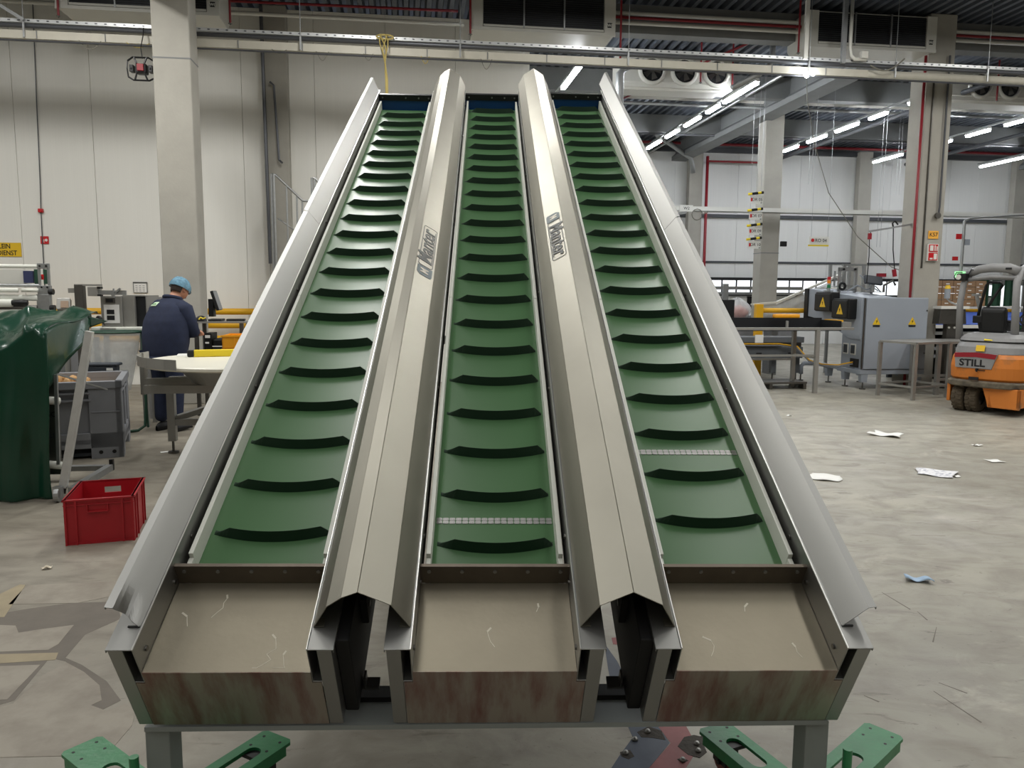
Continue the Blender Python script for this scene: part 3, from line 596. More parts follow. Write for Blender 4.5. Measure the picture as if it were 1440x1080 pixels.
m().bar((5.2,16.7,3.2),(6.1,16.75,3.34),.05).build('strut', GALV, t)
# windows low in the far wall
for i, (a0, a1) in enumerate(((4.2,8.0),(9.0,10.85),(11.2,13.4),(14.4,18.7),(19.6,23))):
    o = struct(MB(BM).bx(a0, a1, 22.7, 22.79, 1.5, 2.06).build('window_%d' % (i+1), BLACK))
    n = max(2, round((a1-a0)/.48)); d = (a1-a0)/n; f = None
    for k in range(n):
        MB(BM).bx(a0+k*d+.03, a0+(k+1)*d-.03, 22.67, 22.69, 1.55, 1.97).build('pane', LITWIN if 0 else mat('daylit_pane', (236,240,244), .3, emit=1.1) if 'daylit_pane' not in bpy.data.materials else bpy.data.materials['daylit_pane'], o)

# ================================================================ left part of the hall
TARP = mat('green_tarp', (17,58,42), .22, 0, var=.12, vscale=3, bump=.45, bscale=4.5); REDPL = mat('red_plastic', (168,28,38), .42, 0, var=.06, vscale=9)
GREYPL = mat('grey_plastic', (128,130,134), .5, 0, var=.04); DKGREYPL = mat('dark_grey_plastic', (58,63,70), .45)
NAVY = mat('navy_cloth', (31,39,62), .85, 0, var=.15, vscale=18); SKIN = mat('skin', (190,138,112), .55); HAIRNET = mat('blue_hairnet', (104,146,168), .75, 0, var=.35, vscale=34, alpha=.88)
SHOE = mat('black_shoe', (22,22,24), .6); PATCH = mat('pale_patch', (196,220,190), .7); HAIR = mat('dark_hair', (52,42,36), .8)
SIGNY = mat('sign_yellow', (226,186,40), .45); SIGNR = mat('sign_red', (196,34,40), .4); PAPER = mat('white_paper', (232,232,228), .7); INK = mat('ink_black', (24,24,26), .6)
CLEAR = mat('clear_film', (206,209,208), .14, 0, alpha=.52, bump=.9, bscale=7, var=.18, vscale=6); DGREEN = mat('green_tube', (40,74,58), .5); ORANGEY = mat('orange_plastic', (238,164,34), .45); YELPL = mat('yellow_plastic', (232,206,44), .45)
DISC = mat('cream_disc', (222,219,204), .4, 0, var=.02); SCREEN = mat('monitor_back', (128,130,132), .5); POTATO = mat('potato_skin', (176,140,96), .85, 0, var=.2, vscale=12)
TABST = mat('satin_steel', (158,157,152), .45, .55, var=.05); LIGHTST = mat('light_steel', (188,188,184), .5, .3, var=.06, vscale=18)
# --- red crate
t = thing('plastic_crate', 'red plastic stacking crate on the floor left of the conveyor', 'crate', bw(-2.09, 4.875, 0), R(10.7) - BY)
Wc, Dc, Hc, th = .385, .50, .285, .014
w = MB()
def wall_with_slot(mb, p, L, axis, inner):        # crate wall along x or y with a hand slot
    s0, s1, z0, z1 = L*.37, L*.63, Hc-.085, Hc-.045
    def bx(u0,u1,z0_,z1_):
        if axis == 'x': mb.bx(u0,u1,p,p+th,z0_,z1_)
        else: mb.bx(p,p+th,u0,u1,z0_,z1_)
    bx(0,L,.01,z0); bx(0,s0,z0,z1); bx(s1,L,z0,z1); bx(0,L,z1,Hc)
wall_with_slot(w, Dc-th, Wc, 'x', 1); w.bx(0,Wc,0.004,th,.01,Hc); w.bx(0,th,0,Dc,.01,Hc); w.bx(Wc-th,Wc,0,Dc,.01,Hc); w.bx(0,Wc,0,Dc,0,.014)
w.build('crate_shell', REDPL, t)
MB().bx(-.008,Wc+.008,-.008,th,Hc-.012,Hc).bx(-.008,Wc+.008,Dc-th,Dc+.008,Hc-.012,Hc).bx(-.008,th,-.008,Dc+.008,Hc-.012,Hc).bx(Wc-th,Wc+.008,-.008,Dc+.008,Hc-.012,Hc).bx(-.005,Wc+.005,-.005,.004,Hc-.04,Hc-.034).build('rim', REDPL, t, bevel=.002)
r = MB()
for x in (.0,.058,.315,.372): r.bx(x, x+.012, -.007, .004, .0, Hc-.012)
for y in (.05,.14,.36,.45): r.bx(Wc-.004, Wc+.007, y, y+.012, 0, Hc-.012); r.bx(-.007,.004,y,y+.012,0,Hc-.012)
r.build('ribs', REDPL, t, stuff=True)
MB().bx(.125,.245,-.012,.004,Hc-.085,Hc-.078).bx(.125,.132,-.01,.004,Hc-.085,Hc-.04).bx(.238,.245,-.01,.004,Hc-.085,Hc-.04).build('handle', REDPL, t)
# --- grey pallet box with potatoes
t = thing('pallet_box', 'big grey plastic pallet box holding potatoes behind the slanting metal leg', 'box', bw(-2.66, 7.52, 0), R(15.5) - BY)
BWd, BD, BH, BT = 1.2, 1.0, .72, .05
m = MB().bx(-BWd,0,0.03,BT,.22,BH-.06).bx(-BWd,0,BD-BT,BD-.03,.16,BH-.06).bx(-BWd+.0,-BWd+BT,0,BD,.16,BH-.06).bx(-BT,-.03,0,BD,.22,BH-.06).bx(-BWd,0,0,BD,.14,.18)
m.build('box_wall', GREYPL, t)
MB().bx(-BWd-.01,.01,-.01,.05,BH-.07,BH).bx(-BWd-.01,.01,BD-.05,BD+.01,BH-.07,BH).bx(-BWd-.01,-BWd+.05,-.01,BD+.01,BH-.07,BH).bx(-.05,.01,-.01,BD+.01,BH-.07,BH).build('rim', GREYPL, t, bevel=.006)
MB().bx(-BWd,-.25,-.004,.03,BH-.115,BH-.10).bx(-BWd,-.25,-.004,.03,BH-.18,BH-.165).build('rim_ribs', GREYPL, t)
MB().bx(-.27,0,0,.06,0,BH-.07).bx(-BWd,-BWd+.27,0,.06,0,BH-.07).bx(-BWd,0,.0,.06,.10,.24).bx(-.25,-.02,-.004,.0,BH-.29,BH-.28).build('front_post', GREYPL, t, bevel=.006)
m = MB()
for y0, y1 in ((0,.2),(.46,.54),(.8,1.0)): m.bx(-.05,.0,y0,y1,.0 if y0 != .46 else .1,BH-.07)
m.bx(-.05,0,0,BD,.10,.24).bx(-.05,0,0,BD,BH-.13,BH-.11); m.build('side_post', GREYPL, t, bevel=.006)
MB().bx(-BWd+.05,-.05,.05,BD-.05,.02,.05).build('base_shade_sheet', DKGREYPL, t)  # dark sheet added to stand for the shade under the box
m = MB()
for x in (-.19,-.08): m.cyl((x,-.003,.06),(x,.01,.06),.018,10)
m.build('foot_hole', BLACK, t, stuff=True)
TBOX = t
pot = None
rr = random.Random(3); npot = 0
for i in range(34):
    x = -1.05 + .12*(i % 7) + rr.random()*.02; y = .12 + .115*(i // 7) + rr.random()*.015; z = .655 + .045*math.exp(-((x+.55)/.3)**2)
    P = Matrix.Translation(bw(-2.66, 7.52, 0)) @ Matrix.Rotation(R(15.5) - BY, 4, 'Z')
    if pot is None:
        def pf(u, v):
            a = 2*PI*u; q = PI*v; n = 1 + .10*math.sin(2*a+1)*math.sin(q) + .06*math.cos(3*q)
            return (.052*n*math.sin(q)*math.cos(a), .036*n*math.sin(q)*math.sin(a), .032*n*math.cos(q))
        pot = MB().grid(pf, 10, 7).build('potato', POTATO, smooth=True, merge=True); o = pot
    else: o = pot.copy(); COL.objects.link(o)
    tag(o, 'brown potato heaped in the grey pallet box', 'potato', 'potatoes in the grey pallet box')
    o.location = P @ Vector((x, y, z)); o.rotation_euler = (rr.random()*2, rr.random()*2, rr.random()*6)
MB().bx(-BWd+.05,-.05,.05,BD-.05,.18,.605).build('fill_heap', POTATO, TBOX, stuff=True)
# dark tub behind the box
t, m, _ = bt('plastic_tub', 'dark grey plastic tub standing behind the grey pallet box', 'tub', -3.1, 8.6)
m().prism([(-3.38,0),(-3.12,0),(-3.08,.77),(-3.42,.77)], 'y', 8.60, 8.74).build('tub_body', DKGREYPL, t, bevel=.03)
m().bx(-3.45,-3.06,8.585,8.75,.755,.785).build('rim', DKGREYPL, t, bevel=.012); m().bx(-3.17,-3.11,8.585,8.60,.71,.735).build('sticker', WHITE, t)
# --- tarpaulin draped over a machine
t, m, Mx = bt('covered_machine', 'machine on an A-frame hidden under a dark green glossy tarpaulin at the left edge', 'machine', -3.2, 6.3)
rr = random.Random(11)
def crease(a, b):
    s = 0
    for ax, ay, bx_, by_, h in ((-2.70,5.97,-3.7,6.95,.035),(-2.72,5.97,-3.15,6.95,.03),(-2.68,5.97,-2.8,6.95,.028),(-2.66,5.97,-2.6,6.7,.022),(-3.0,5.95,-4.0,6.4,.03),(-2.9,6.9,-3.6,6.2,.022)):
        dx, dy = bx_-ax, by_-ay; L = math.hypot(dx, dy); d = abs((a-ax)*dy - (b-ay)*dx)/L; s += h*math.exp(-d/.035)
    return s
def tz(a, b): return 1.275 + .10*(b-5.95) + .03*math.sin(a*5.1+.6)*math.cos(b*4) + .018*math.sin(a*11+b*9) + .008*math.sin(a*23-b*7) + crease(a, b)
def tarp(u, v):
    a = -4.6 + 2.0*u                               # along the front; folds run down
    if v < .3:
        b = 6.95 - 1.0*(v/.3); z = tz(a, b) - (.02 if v < .02 else 0) - .06*max(0, (v/.3-.85)/.15)**2 - min(.22, .55*max(0, -2.74-a))*(v/.3)**2
        if u > .92: a += .03*math.sin(v*20); z -= (u-.92)*.25
        return (a, b, z)
    f = (v-.3)/.7; drop = min(.22, .55*max(0, -2.74-a)); b = 5.95 - .05*math.sin(PI*f)*(1+.6*math.sin(a*7.3)) - .035*math.sin(a*13+2*f)*f - .02*math.sin(a*29+f*3)*f
    z = (tz(a, 5.95)-.06-drop)*(1-f) + .012*f
    if u > .9: b += (u-.9)*.15*(1-f*.3); a += (-.01 + .02*math.sin(f*5))*((u-.9)/.1)
    return (a, b, z)
def flap(u, v):                                    # side flap: from the front corner to the back corner, shorter towards the back
    b = 5.965 + .82*u; top = tz(-2.6, b) - .02; low = .82 + .46*u
    z = top + (low-top)*v; a = -2.61 - .01*v + .03*math.sin(u*9+v*2)*v*u + (.05*v*u)
    return (a, b, z)
m().grid(tarp, 130, 90).build('tarpaulin', TARP, t, smooth=True, solid=.004)
m().grid(flap, 20, 10).build('tarpaulin_flap', TARP, t, smooth=True, solid=.004)
m().grid(lambda u, v: (-2.60 + .10*u, 6.70 + .14*u + .02*v, 1.345 - .05*u - .10*v*(1-u)), 6, 4).build('tarpaulin_corner', TARP, t, smooth=True, solid=.004)
m().bar((-2.565,6.0,.09), (-2.335,6.05,1.25), .052, .045).build('slanting_leg', LIGHTST, t, bevel=.003)
m().bar((-2.572,5.995,.05), (-2.563,6.0,.10), .046, .04).build('leg_plug', BLACK, t)
m().bar((-2.62,6.08,.25),(-2.60,6.08,.93),.022).bar((-2.60,6.10,.93),(-2.44,6.6,.75),.012).build('upright', GALV, t)
m().bar((-2.50,5.98,.07),(-2.46,6.62,.10),.05,.05).bar((-2.50,6.62,.1),(-3.2,6.62,.1),.06,.04).build('base_frame', GALV, t)
m().box((-2.455,6.65,.115),(.03,.03,.09)).build('end_cap', BLACK, t)
pl = m().bx(-2.735,-2.625,6.14,6.15,.16,.95).build('side_plate', DKST, t)
text('plate_letters', 'ISO', INK, .055, Mx @ frame_m((-2.675,6.135,.62),(1,0,0),(0,0,1)), pl); text('plate_letters', 'LI', DKGREYPL, .055, Mx @ frame_m((-2.68,6.135,.46),(1,0,0),(0,0,1)), pl)
for z in (.235, .725): m().cyl((-2.80,6.12,z+.02),(-2.60,6.1,z),.030,12).build('cross_tube', WHITEPL, t, smooth=True)
cs = m().cyl((-2.59,5.93,.055),(-2.555,5.93,.055),.055,16).build('caster', GALV, t, bevel=.004); m().bx(-2.60,-2.545,5.905,5.96,.04,.115).build('caster_fork', GALV, cs)
# --- film machine beyond the tarp
t, m, Mx = bt('film_machine', 'film wrapping machine with white rollers behind the green tarpaulin', 'machine', -4.8, 9.6)
fr = m()
for a in (-4.19,-4.09): fr.bx(a, a+.025, 9.5, 9.53, 1.28, 1.85)
fr.bx(-4.19,-4.065,9.495,9.535,1.79,1.85).bx(-4.20,-4.06,9.49,9.54,1.50,1.60).bx(-4.21,-4.07,9.48,9.55,1.28,1.50); fr.build('end_frame', GALV, t, bevel=.004)
m().bx(-6.0,-4.0,9.4,10.3,0,1.27).build('cabinet', GREYPL, t)
for i, (z, r, b, x1, mt_) in enumerate(((1.815,.022,9.5,-4.19,WHITEPL),(1.60,.018,9.5,-4.18,GALV),(1.545,.026,9.46,-4.39,WHITEPL),(1.545,.022,9.46,-4.18,WHITEPL),(1.46,.035,9.5,-4.2,WHITEPL),(1.40,.045,9.42,-4.44,WHITEPL),(1.405,.03,9.42,-4.28,BLACK),(1.35,.028,9.46,-4.2,DKST),(1.30,.03,9.44,-4.24,WHITEPL))):
    m().cyl((-6.0 if i not in (3,6) else x1-.17, b, z), (x1, b, z), r, 14).build('roller', mt_, t, smooth=True)
kb = m()
for a, z in ((-4.05,1.53),(-4.045,1.345)): kb.cyl((a-.03,9.5,z),(a+.02,9.5,z),.034,12)
for a, z in ((-4.16,1.82),(-4.09,1.82),(-4.15,1.58),(-4.09,1.58)): kb.cyl((a,9.50,z),(a,9.485,z),.011,8)
kb.build('knob', BLACK, t, stuff=True)
m().bx(-5.2,-4.47,9.8,10.0,1.62,1.78).build('control_head', WCASE, t); m().bx(-4.47,-4.37,9.78,9.85,1.63,1.77).build('blue_panel', mat('slate_blue', (52,58,92), .5), t)
for a, z0, z1 in ((-4.36,1.62,1.79),(-4.26,1.62,1.79)): m().bx(a,a+.045,9.8,9.84,z0,z1).build('green_guard', DGREEN, t)
bt_ = m().bx(-4.305,-4.255,9.785,9.80,1.67,1.73).build('switch_plate', SIGNR, t); m().cyl((-4.28,9.785,1.70),(-4.28,9.77,1.70),.016,12).build('push_button', mat('dark_red', (120,20,24), .4), bt_)
# --- signs and small things on the white wall
WY = WB - .015
t, m, Mx = bt('wall_sign', 'yellow sign with black capitals on the white wall at the left edge', 'sign', -6.4, WY, 2.18)
m().bx(-7.0,-6.118,WY-.012,WY-.002,2.075,2.292).build('plate', SIGNY, t)
text('lettering', 'LEIN', INK, .105, Mx @ frame_m((-6.36,WY-.0125,2.232),(1,0,0),(0,0,1)), t, align='CENTER', bold=.002, sx=.84)
text('lettering', 'E DIENST', INK, .105, Mx @ frame_m((-6.362,WY-.0125,2.128),(1,0,0),(0,0,1)), t, align='CENTER', bold=.002, sx=.84)
t, m, Mx = bt('fire_sign', 'small red fire hose sign with white symbol on the white wall beside the yellow sign', 'sign', -5.76, WY, 2.34)
m().bx(-5.82,-5.70,WY-.012,WY-.002,2.28,2.40).build('plate', SIGNR, t)
m().cyl((-5.735,WY-.013,2.34),(-5.735,WY-.0125,2.34),.022,14).bx(-5.80,-5.785,WY-.014,WY-.012,2.30,2.385).bx(-5.775,-5.765,WY-.014,WY-.012,2.30,2.35).build('symbol', WHITE, t, stuff=True)
tag(MB(BM).box((-5.785,WY-.02,2.80),(.07,.05,.06)).cyl((-5.785,WY-.03,2.80),(-5.785,WY-.06,2.80),.03,10).build('call_point', SIGNR, bevel=.006), 'small red call point on the wall cable above the fire sign', 'call point')
tag(MB(BM).tube([(-5.71,WY-.015,5.95),(-5.745,WY-.015,4.5),(-5.77,WY-.015,3.2),(-5.785,WY-.015,2.8),(-5.80,WY-.015,1.6)], .008, 6).build('wall_cable', DKPIPE), 'thin dark cable running down the white wall past the fire sign', 'cable')
t, m, Mx = bt('notice_frame', 'framed white notice on the white wall left of the near column', 'notice', -4.345, WY, 1.6)
m().bx(-4.455,-4.235,WY-.014,WY-.002,1.51,1.685).build('frame', GALV, t); m().bx(-4.44,-4.25,WY-.017,WY-.013,1.522,1.662).build('sheet', PAPER, t)
m().bx(-4.455,-4.235,WY-.02,WY-.012,1.67,1.688).build('clip_bar', DKST, t)
k = m()
for i in range(4):
    for j in range(3): k.bx(-4.42+.055*j,-4.42+.055*j+.035,WY-.0185,WY-.0165,1.54+.028*i,1.548+.028*i)
k.build('print_lines', GREYPL, t, stuff=True)
# --- yellow guard rails
def guard_rail(a0, a1, b, label, posts):
    t, m, _ = bt('guard_rail', label, 'guard rail', (a0+a1)/2, b, 0, 'yellow guard rails')
    for z in (1.22,1.0,.78): m().cyl((a0,b,z),(a1,b,z),.052,14).build('rail_bar', YEL, t, smooth=True)
    for p in posts: m().bx(p-.06,p+.06,b-.06,b+.06,0,1.32).build('post', YEL, t, bevel=.012)
guard_rail(-6.4, -3.6, 13.05, 'yellow guard rail along the white wall behind the weigher', (-6.3,))
guard_rail(-3.3, -2.45, 13.05, 'yellow guard rail with post along the white wall behind the monitor desk', (-2.42,))
# --- weighing station
t, m, Mx = bt('weighing_station', 'stainless weighing station with a printed sheet and white belt left of the person', 'machine', -3.3, 9.4)
m().bx(-3.42,-3.20,9.2,9.5,1.14,1.49).build('housing', TABST, t, bevel=.006); m().bx(-3.20,-3.075,9.24,9.6,1.14,1.50).build('side_column', TABST, t, bevel=.004)
m().bx(-3.075,-2.965,9.3,9.7,1.13,1.49).build('dark_hood', COIL, t); m().bx(-2.965,-2.955,9.28,9.72,1.12,1.49).bx(-3.075,-2.955,9.28,9.72,1.485,1.495).build('hood_frame', TABST, t)
dp = m().bx(-3.365,-3.265,9.19,9.2,1.41,1.465).build('display', DKST, t); m().bx(-3.355,-3.285,9.186,9.19,1.42,1.455).build('screen', COIL, dp)
sh = m().bx(-3.385,-3.225,9.19,9.2,1.185,1.39).build('printed_sheet', PAPER, t)
for z in (1.22,1.285): m().bx(-3.355,-3.275,9.186,9.19,z,z+.05).build('dark_print', INK, sh)
m().bx(-3.53,-2.95,9.17,9.6,1.075,1.142).build('white_belt', WHITEPL, t, bevel=.015); m().bx(-3.42,-3.26,9.15,9.17,1.05,1.13).build('front_tab', TABST, t)
m().bx(-3.52,-3.47,9.2,9.25,0,1.03).bx(-3.02,-2.97,9.5,9.55,0,1.03).bx(-3.52,-3.47,9.5,9.55,0,1.03).bx(-3.02,-2.97,9.2,9.25,0,1.03).build('leg_set', TABST, t, stuff=True)
t, m, Mx = bt('scanner_post', 'steel post with a sideways scanner arm beside the weighing station', 'scanner', -3.57, 9.1)
m().bx(-3.63,-3.545,9.05,9.15,0,1.61).build('post', DKST, t, bevel=.004); m().bx(-3.70,-3.63,9.07,9.13,1.52,1.57).build('bracket', TABST, t)
m().bx(-3.63,-3.36,9.06,9.12,1.595,1.615).build('top_plate', TABST, t); m().bx(-3.49,-3.385,9.04,9.16,1.485,1.59).build('scanner_box', TABST, t, bevel=.006)
m().bx(-3.385,-3.10,9.06,9.09,1.50,1.55).build('arm_bar', GALV, t); m().bx(-3.385,-3.35,9.03,9.1,1.565,1.59).bx(-3.385,-3.35,9.03,9.1,1.485,1.505).build('lens', BLACK, t)
m().bar((-3.25,9.06,1.50),(-3.19,9.06,1.52),.03).cyl((-3.22,9.05,1.47),(-3.22,9.05,1.57),.01,6).bar((-3.2,9.05,1.53),(-3.15,9.05,1.57),.02).build('clamp', GALV, t, stuff=True)
t, m, Mx = bt('touch_panel', 'small tilted stainless operator panel behind the green tarpaulin', 'panel', -3.75, 9.05)
m().box((-3.74,9.05,1.39),(.13,.09,.13),Euler((R(-18),0,R(12)))).build('panel_case', TABST, t, bevel=.006); m().box((-3.715,9.0,1.395),(.075,.012,.075),Euler((R(-18),0,R(12)))).build('screen', mat('dull_screen', (150,128,108), .4), t)
m().cyl((-3.75,9.08,0),(-3.75,9.08,1.34),.03,10).build('stand', TABST, t)
t, m, Mx = bt('grey_cabinet_panel', 'low grey machine panel standing before the white wall left of the person', 'panel', -3.1, 9.8)
m().bx(-3.215,-2.80,9.78,9.83,0,1.475).build('panel_sheet', mat('mid_grey', (150,150,150), .5), t); m().prism([(-3.2,1.12),(-2.80,1.12),(-2.80,1.38),(-2.95,1.30)], 'y', 9.74,9.775).build('dark_cover', DKGREYPL, t)
# bag on its stand
t, m, Mx = bt('bag_holder', 'clear plastic bag hanging in a green tubular stand beside the person', 'bag', -3.2, 8.95)
def bag(u, v):
    a = 2*PI*u; k = 1 - .28*v + .05*math.sin(5*a+3*v)*v; w = .27*k; d = .2*k
    return (-3.20 - .05*v + w*math.cos(a), 8.94 + d*math.sin(a), 1.095 - .62*v + .02*math.sin(3*a)*v)
m().grid(bag, 36, 14).build('plastic_bag', CLEAR, t, smooth=True)
m().tube([(-3.20 + .285*math.cos(k*PI/12), 8.94 + .215*math.sin(k*PI/12), 1.10) for k in range(24)], .014, 6, closed=True).build('hoop', DGREEN, t)
m().tube([(-2.915,8.94,1.10),(-2.905,8.94,.30),(-2.92,8.92,.06),(-2.98,8.88,.015),(-3.1,8.78,.015)], .016, 8).build('stand_tube', DGREEN, t, smooth=True)
m().tube([(-2.94,9.0,1.10),(-2.94,9.05,.3),(-2.94,9.08,.015)], .012, 6).build('stand_leg', DGREEN, t)
tag(MB(BM).grid(lambda u, v: (-3.53 + .16*u, 9.19 + .03*math.sin(u*5), 1.158 + .06*math.sin(u*PI) + .05*(1-v)*math.sin(u*PI)), 10, 4).build('dark_cloth', BLACK, smooth=True, solid=.02), 'black glove-like cloth lying on the white belt end', 'cloth')
# --- rotary table
t, m, Mx = bt('rotary_table', 'round cream rotary packing table partly behind the left wing', 'table', -1.45, 7.3)
m().lathe([(0,.935),(.885,.935),(.90,.925),(.90,.905),(.885,.895),(0,.895)], 64, Matrix.Translation((-1.45,7.3,0))).build('disc', DISC, t, smooth=False)
gd = m()
for k in range(9):
    t0, t1 = R(172 + k*8), R(180 + k*8); gd.bar((-1.45+.93*math.cos(t0),7.3+.93*math.sin(t0),.955),(-1.45+.93*math.cos(t1),7.3+.93*math.sin(t1),.955),.006,.085)
gd.build('guard_band', TABST, t, merge=True)
m().bx(-2.40,-2.36,7.26,7.31,.62,.995).build('band_post', TABST, t)
m().bar((-2.28,7.70,.70),(-.8,7.75,.70),.07).bar((-2.28,7.0,.70),(-.8,6.95,.70),.07).bar((-2.36,7.28,.72),(-1.5,7.3,.72),.09).build('top_frame', TABST, t)
m().lathe([(0,.74),(.5,.74),(.62,.89),(0,.89)], 32, Matrix.Translation((-1.45,7.3,0))).build('drive_pan', TABST, t)
for x, y in ((-2.26,7.66),(-.9,7.66),(-2.05,6.95) if 0 else (-1.6,8.15),(-.9,6.9)):
    l = m().bx(x-.035,x+.035,y-.035,y+.035,.12,.72).build('leg', TABST, t); m().cyl((x,y,.02),(x,y,.13),.012,8).cyl((x,y,0),(x,y,.018),.05,14).build('levelling_foot', DKST, l)
m().bar((-2.26,7.66,.30),(-.9,7.66,.30),.06).bar((-2.24,7.68,.33),(-1.62,8.13,.50),.07,.05).build('stretcher', TABST, t)
tag(MB(BM).box((-1.62,7.62,.968),(.78,.07,.065),Euler((0,0,R(12)))).build('yellow_profile', YELPL, bevel=.006), 'yellow bar lying on the rotary table', 'bar')
tag(MB(BM).box((-2.03,7.535,.968),(.06,.08,.06),Euler((0,0,R(12)))).build('black_stop', BLACK, bevel=.01), 'black end stop against the yellow bar on the rotary table', 'stop')
tag(MB(BM).box((-2.02,7.8,.937),(.4,.3,.003),Euler((0,0,R(12)))).build('white_sheet', WHITE), 'white sheet lying on the rotary table behind the black stop', 'sheet')
tag(MB(BM).box((-2.05,7.86,.025),(.12,.08,.05),Euler((0,0,R(10)))).build('foot_pedal', BLACK, bevel=.01), 'black foot switch on the floor under the rotary table', 'switch')
tag(MB(BM).tube([(-1.99,7.87,.03),(-1.9,7.85,.04),(-1.8,7.75,.012),(-1.75,7.6,.012)], .008, 6).build('pedal_cable', BLACK), 'black cable of the foot switch under the rotary table', 'cable')
tag(MB(BM).box((-2.33,7.70,.004),(.12,.06,.004),Euler((0,0,.4))).build('paper_scrap', PAPER), 'white paper scrap beside the rotary table foot', 'paper')
# --- monitor desk
t, m, Mx = bt('desk', 'narrow grey steel desk with a monitor between the person and the left wing', 'desk', -2.33, 10.1)
m().bx(-2.64,-2.03,9.95,10.4,1.155,1.175).build('desktop', TABST, t)
for x, y in ((-2.61,9.98),(-2.07,9.98),(-2.61,10.37),(-2.07,10.37)): m().bx(x-.022,x+.022,y-.022,y+.022,0,1.155).build('leg', DKST, t)
m().bx(-2.64,-2.03,9.95,10.4,.68,.70).build('shelf', TABST, t)
t, m, Mx = bt('monitor', 'flat monitor seen edge-on and tilted on the grey steel desk', 'monitor', -2.40, 10.15, 1.176)
Rm = Euler((0,R(-16),R(6.5)))
m().box((-2.40,10.15,1.43),(.035,.36,.25),Rm).build('bezel', BLACK, t, bevel=.005); m().box((-2.386,10.148,1.435),(.014,.345,.235),Rm).build('screen', SCREEN, t)
m().box((-2.46,10.17,1.34),(.06,.12,.22)).build('stand', BLACK, t); m().box((-2.41,10.17,1.19),(.16,.22,.025)).build('foot', BLACK, t, bevel=.008)
tag(MB(BM).box((-2.17,10.15,1.19),(.22,.14,.025),Euler((0,0,.1))).build('keyboard', BLACK, bevel=.006), 'black keyboard lying on the grey steel desk', 'keyboard')
def dome(u, v): a = 2*PI*u; return (-2.56 + .07*math.cos(a)*math.cos(v*PI/2), 10.02 + .06*math.sin(a)*math.cos(v*PI/2), 1.176 + .07*math.sin(v*PI/2))
o = tag(MB(BM).grid(dome, 14, 6).build('bag', BLACK, smooth=True), 'black pouch with yellow straps on the desk edge', 'pouch')
MB(BM).tube([(-2.57,9.958,1.20),(-2.55,9.962,1.225),(-2.52,9.955,1.21),(-2.49,9.962,1.222)], .009, 6).build('yellow_strap', YELPL, o)
tag(MB(BM).bx(-2.53,-2.44,10.0,10.3,.702,1.03).build('computer_tower', BLACK, bevel=.006), 'black computer tower on the shelf under the desk', 'computer')
for z, h, w2 in ((.97,.035,.06),(.90,.02,.045)): MB(BM).bx(-2.515,-2.515+w2,9.994,10.0,z,z+h).build('label_plate', PAPER, bpy.data.objects['computer_tower'])
t, m, _ = bt('label_printer', 'dark label printer beside the computer tower', 'printer', -2.30, 10.1, .702)
m().bx(-2.42,-2.22,10.0,10.3,.702,.86).build('printer_body', DKGREYPL, t, bevel=.01); m().bx(-2.42,-2.20,9.99,10.3,.87,.96).build('printer_lid', BLACK, t, bevel=.02); m().bx(-2.43,-2.21,9.985,10.0,.86,.872).build('trim_line', WHITE, t)
for i in range(2):
    z = .74 + .155*i
    t, m, _ = bt('small_crate', ('lower','upper')[i] + ' orange plastic crate of the two stacked on the trolley beside the left wing', 'crate', -1.95, 9.4, z, 'stacked orange crates')
    m().bx(-2.13,-1.72,9.2,9.21,z,z+.15).bx(-2.13,-1.72,9.59,9.6,z,z+.15).bx(-2.13,-2.12,9.2,9.6,z,z+.15).bx(-1.73,-1.72,9.2,9.6,z,z+.15).bx(-2.13,-1.72,9.2,9.6,z,z+.01).build('crate_wall', ORANGEY, t)
    m().bx(-2.14,-1.71,9.19,9.205,z+.13,z+.152).bx(-2.14,-1.71,9.595,9.61,z+.13,z+.152).build('crate_rim', ORANGEY, t); m().bx(-2.0,-1.99,9.193,9.2,z,z+.13).bx(-1.86,-1.85,9.193,9.2,z,z+.13).build('crate_rib', ORANGEY, t, stuff=True)
t, m, _ = bt('trolley', 'low grey trolley carrying the orange crates', 'trolley', -1.95, 9.4)
m().bx(-2.2,-1.6,9.15,9.65,.71,.735).build('deck', TABST, t)
for x in (-2.17,-1.63):
    for y in (9.18,9.62): l = m().bx(x-.02,x+.02,y-.02,y+.02,.08,.71).build('leg', TABST, t); m().cyl((x-.012,y,.04),(x+.012,y,.04),.04,12).build('wheel', BLACK, l)
t, m, _ = bt('work_stool', 'small steel frame table right of the monitor desk', 'table', -1.72, 11.2)
m().bx(-2.06,-1.3,11.0,11.5,1.05,1.08).build('tabletop', TABST, t); m().prism([(11.0,1.08),(11.3,1.08),(11.4,1.25),(11.2,1.25)], 'x', -1.83, -1.4).build('sloped_case', DKGREYPL, t)
for x in (-2.03,-1.9,-1.33):
    for y in (11.03,11.47): m().bx(x-.02,x+.02,y-.02,y+.02,0,1.05).build('leg', DKST, t)
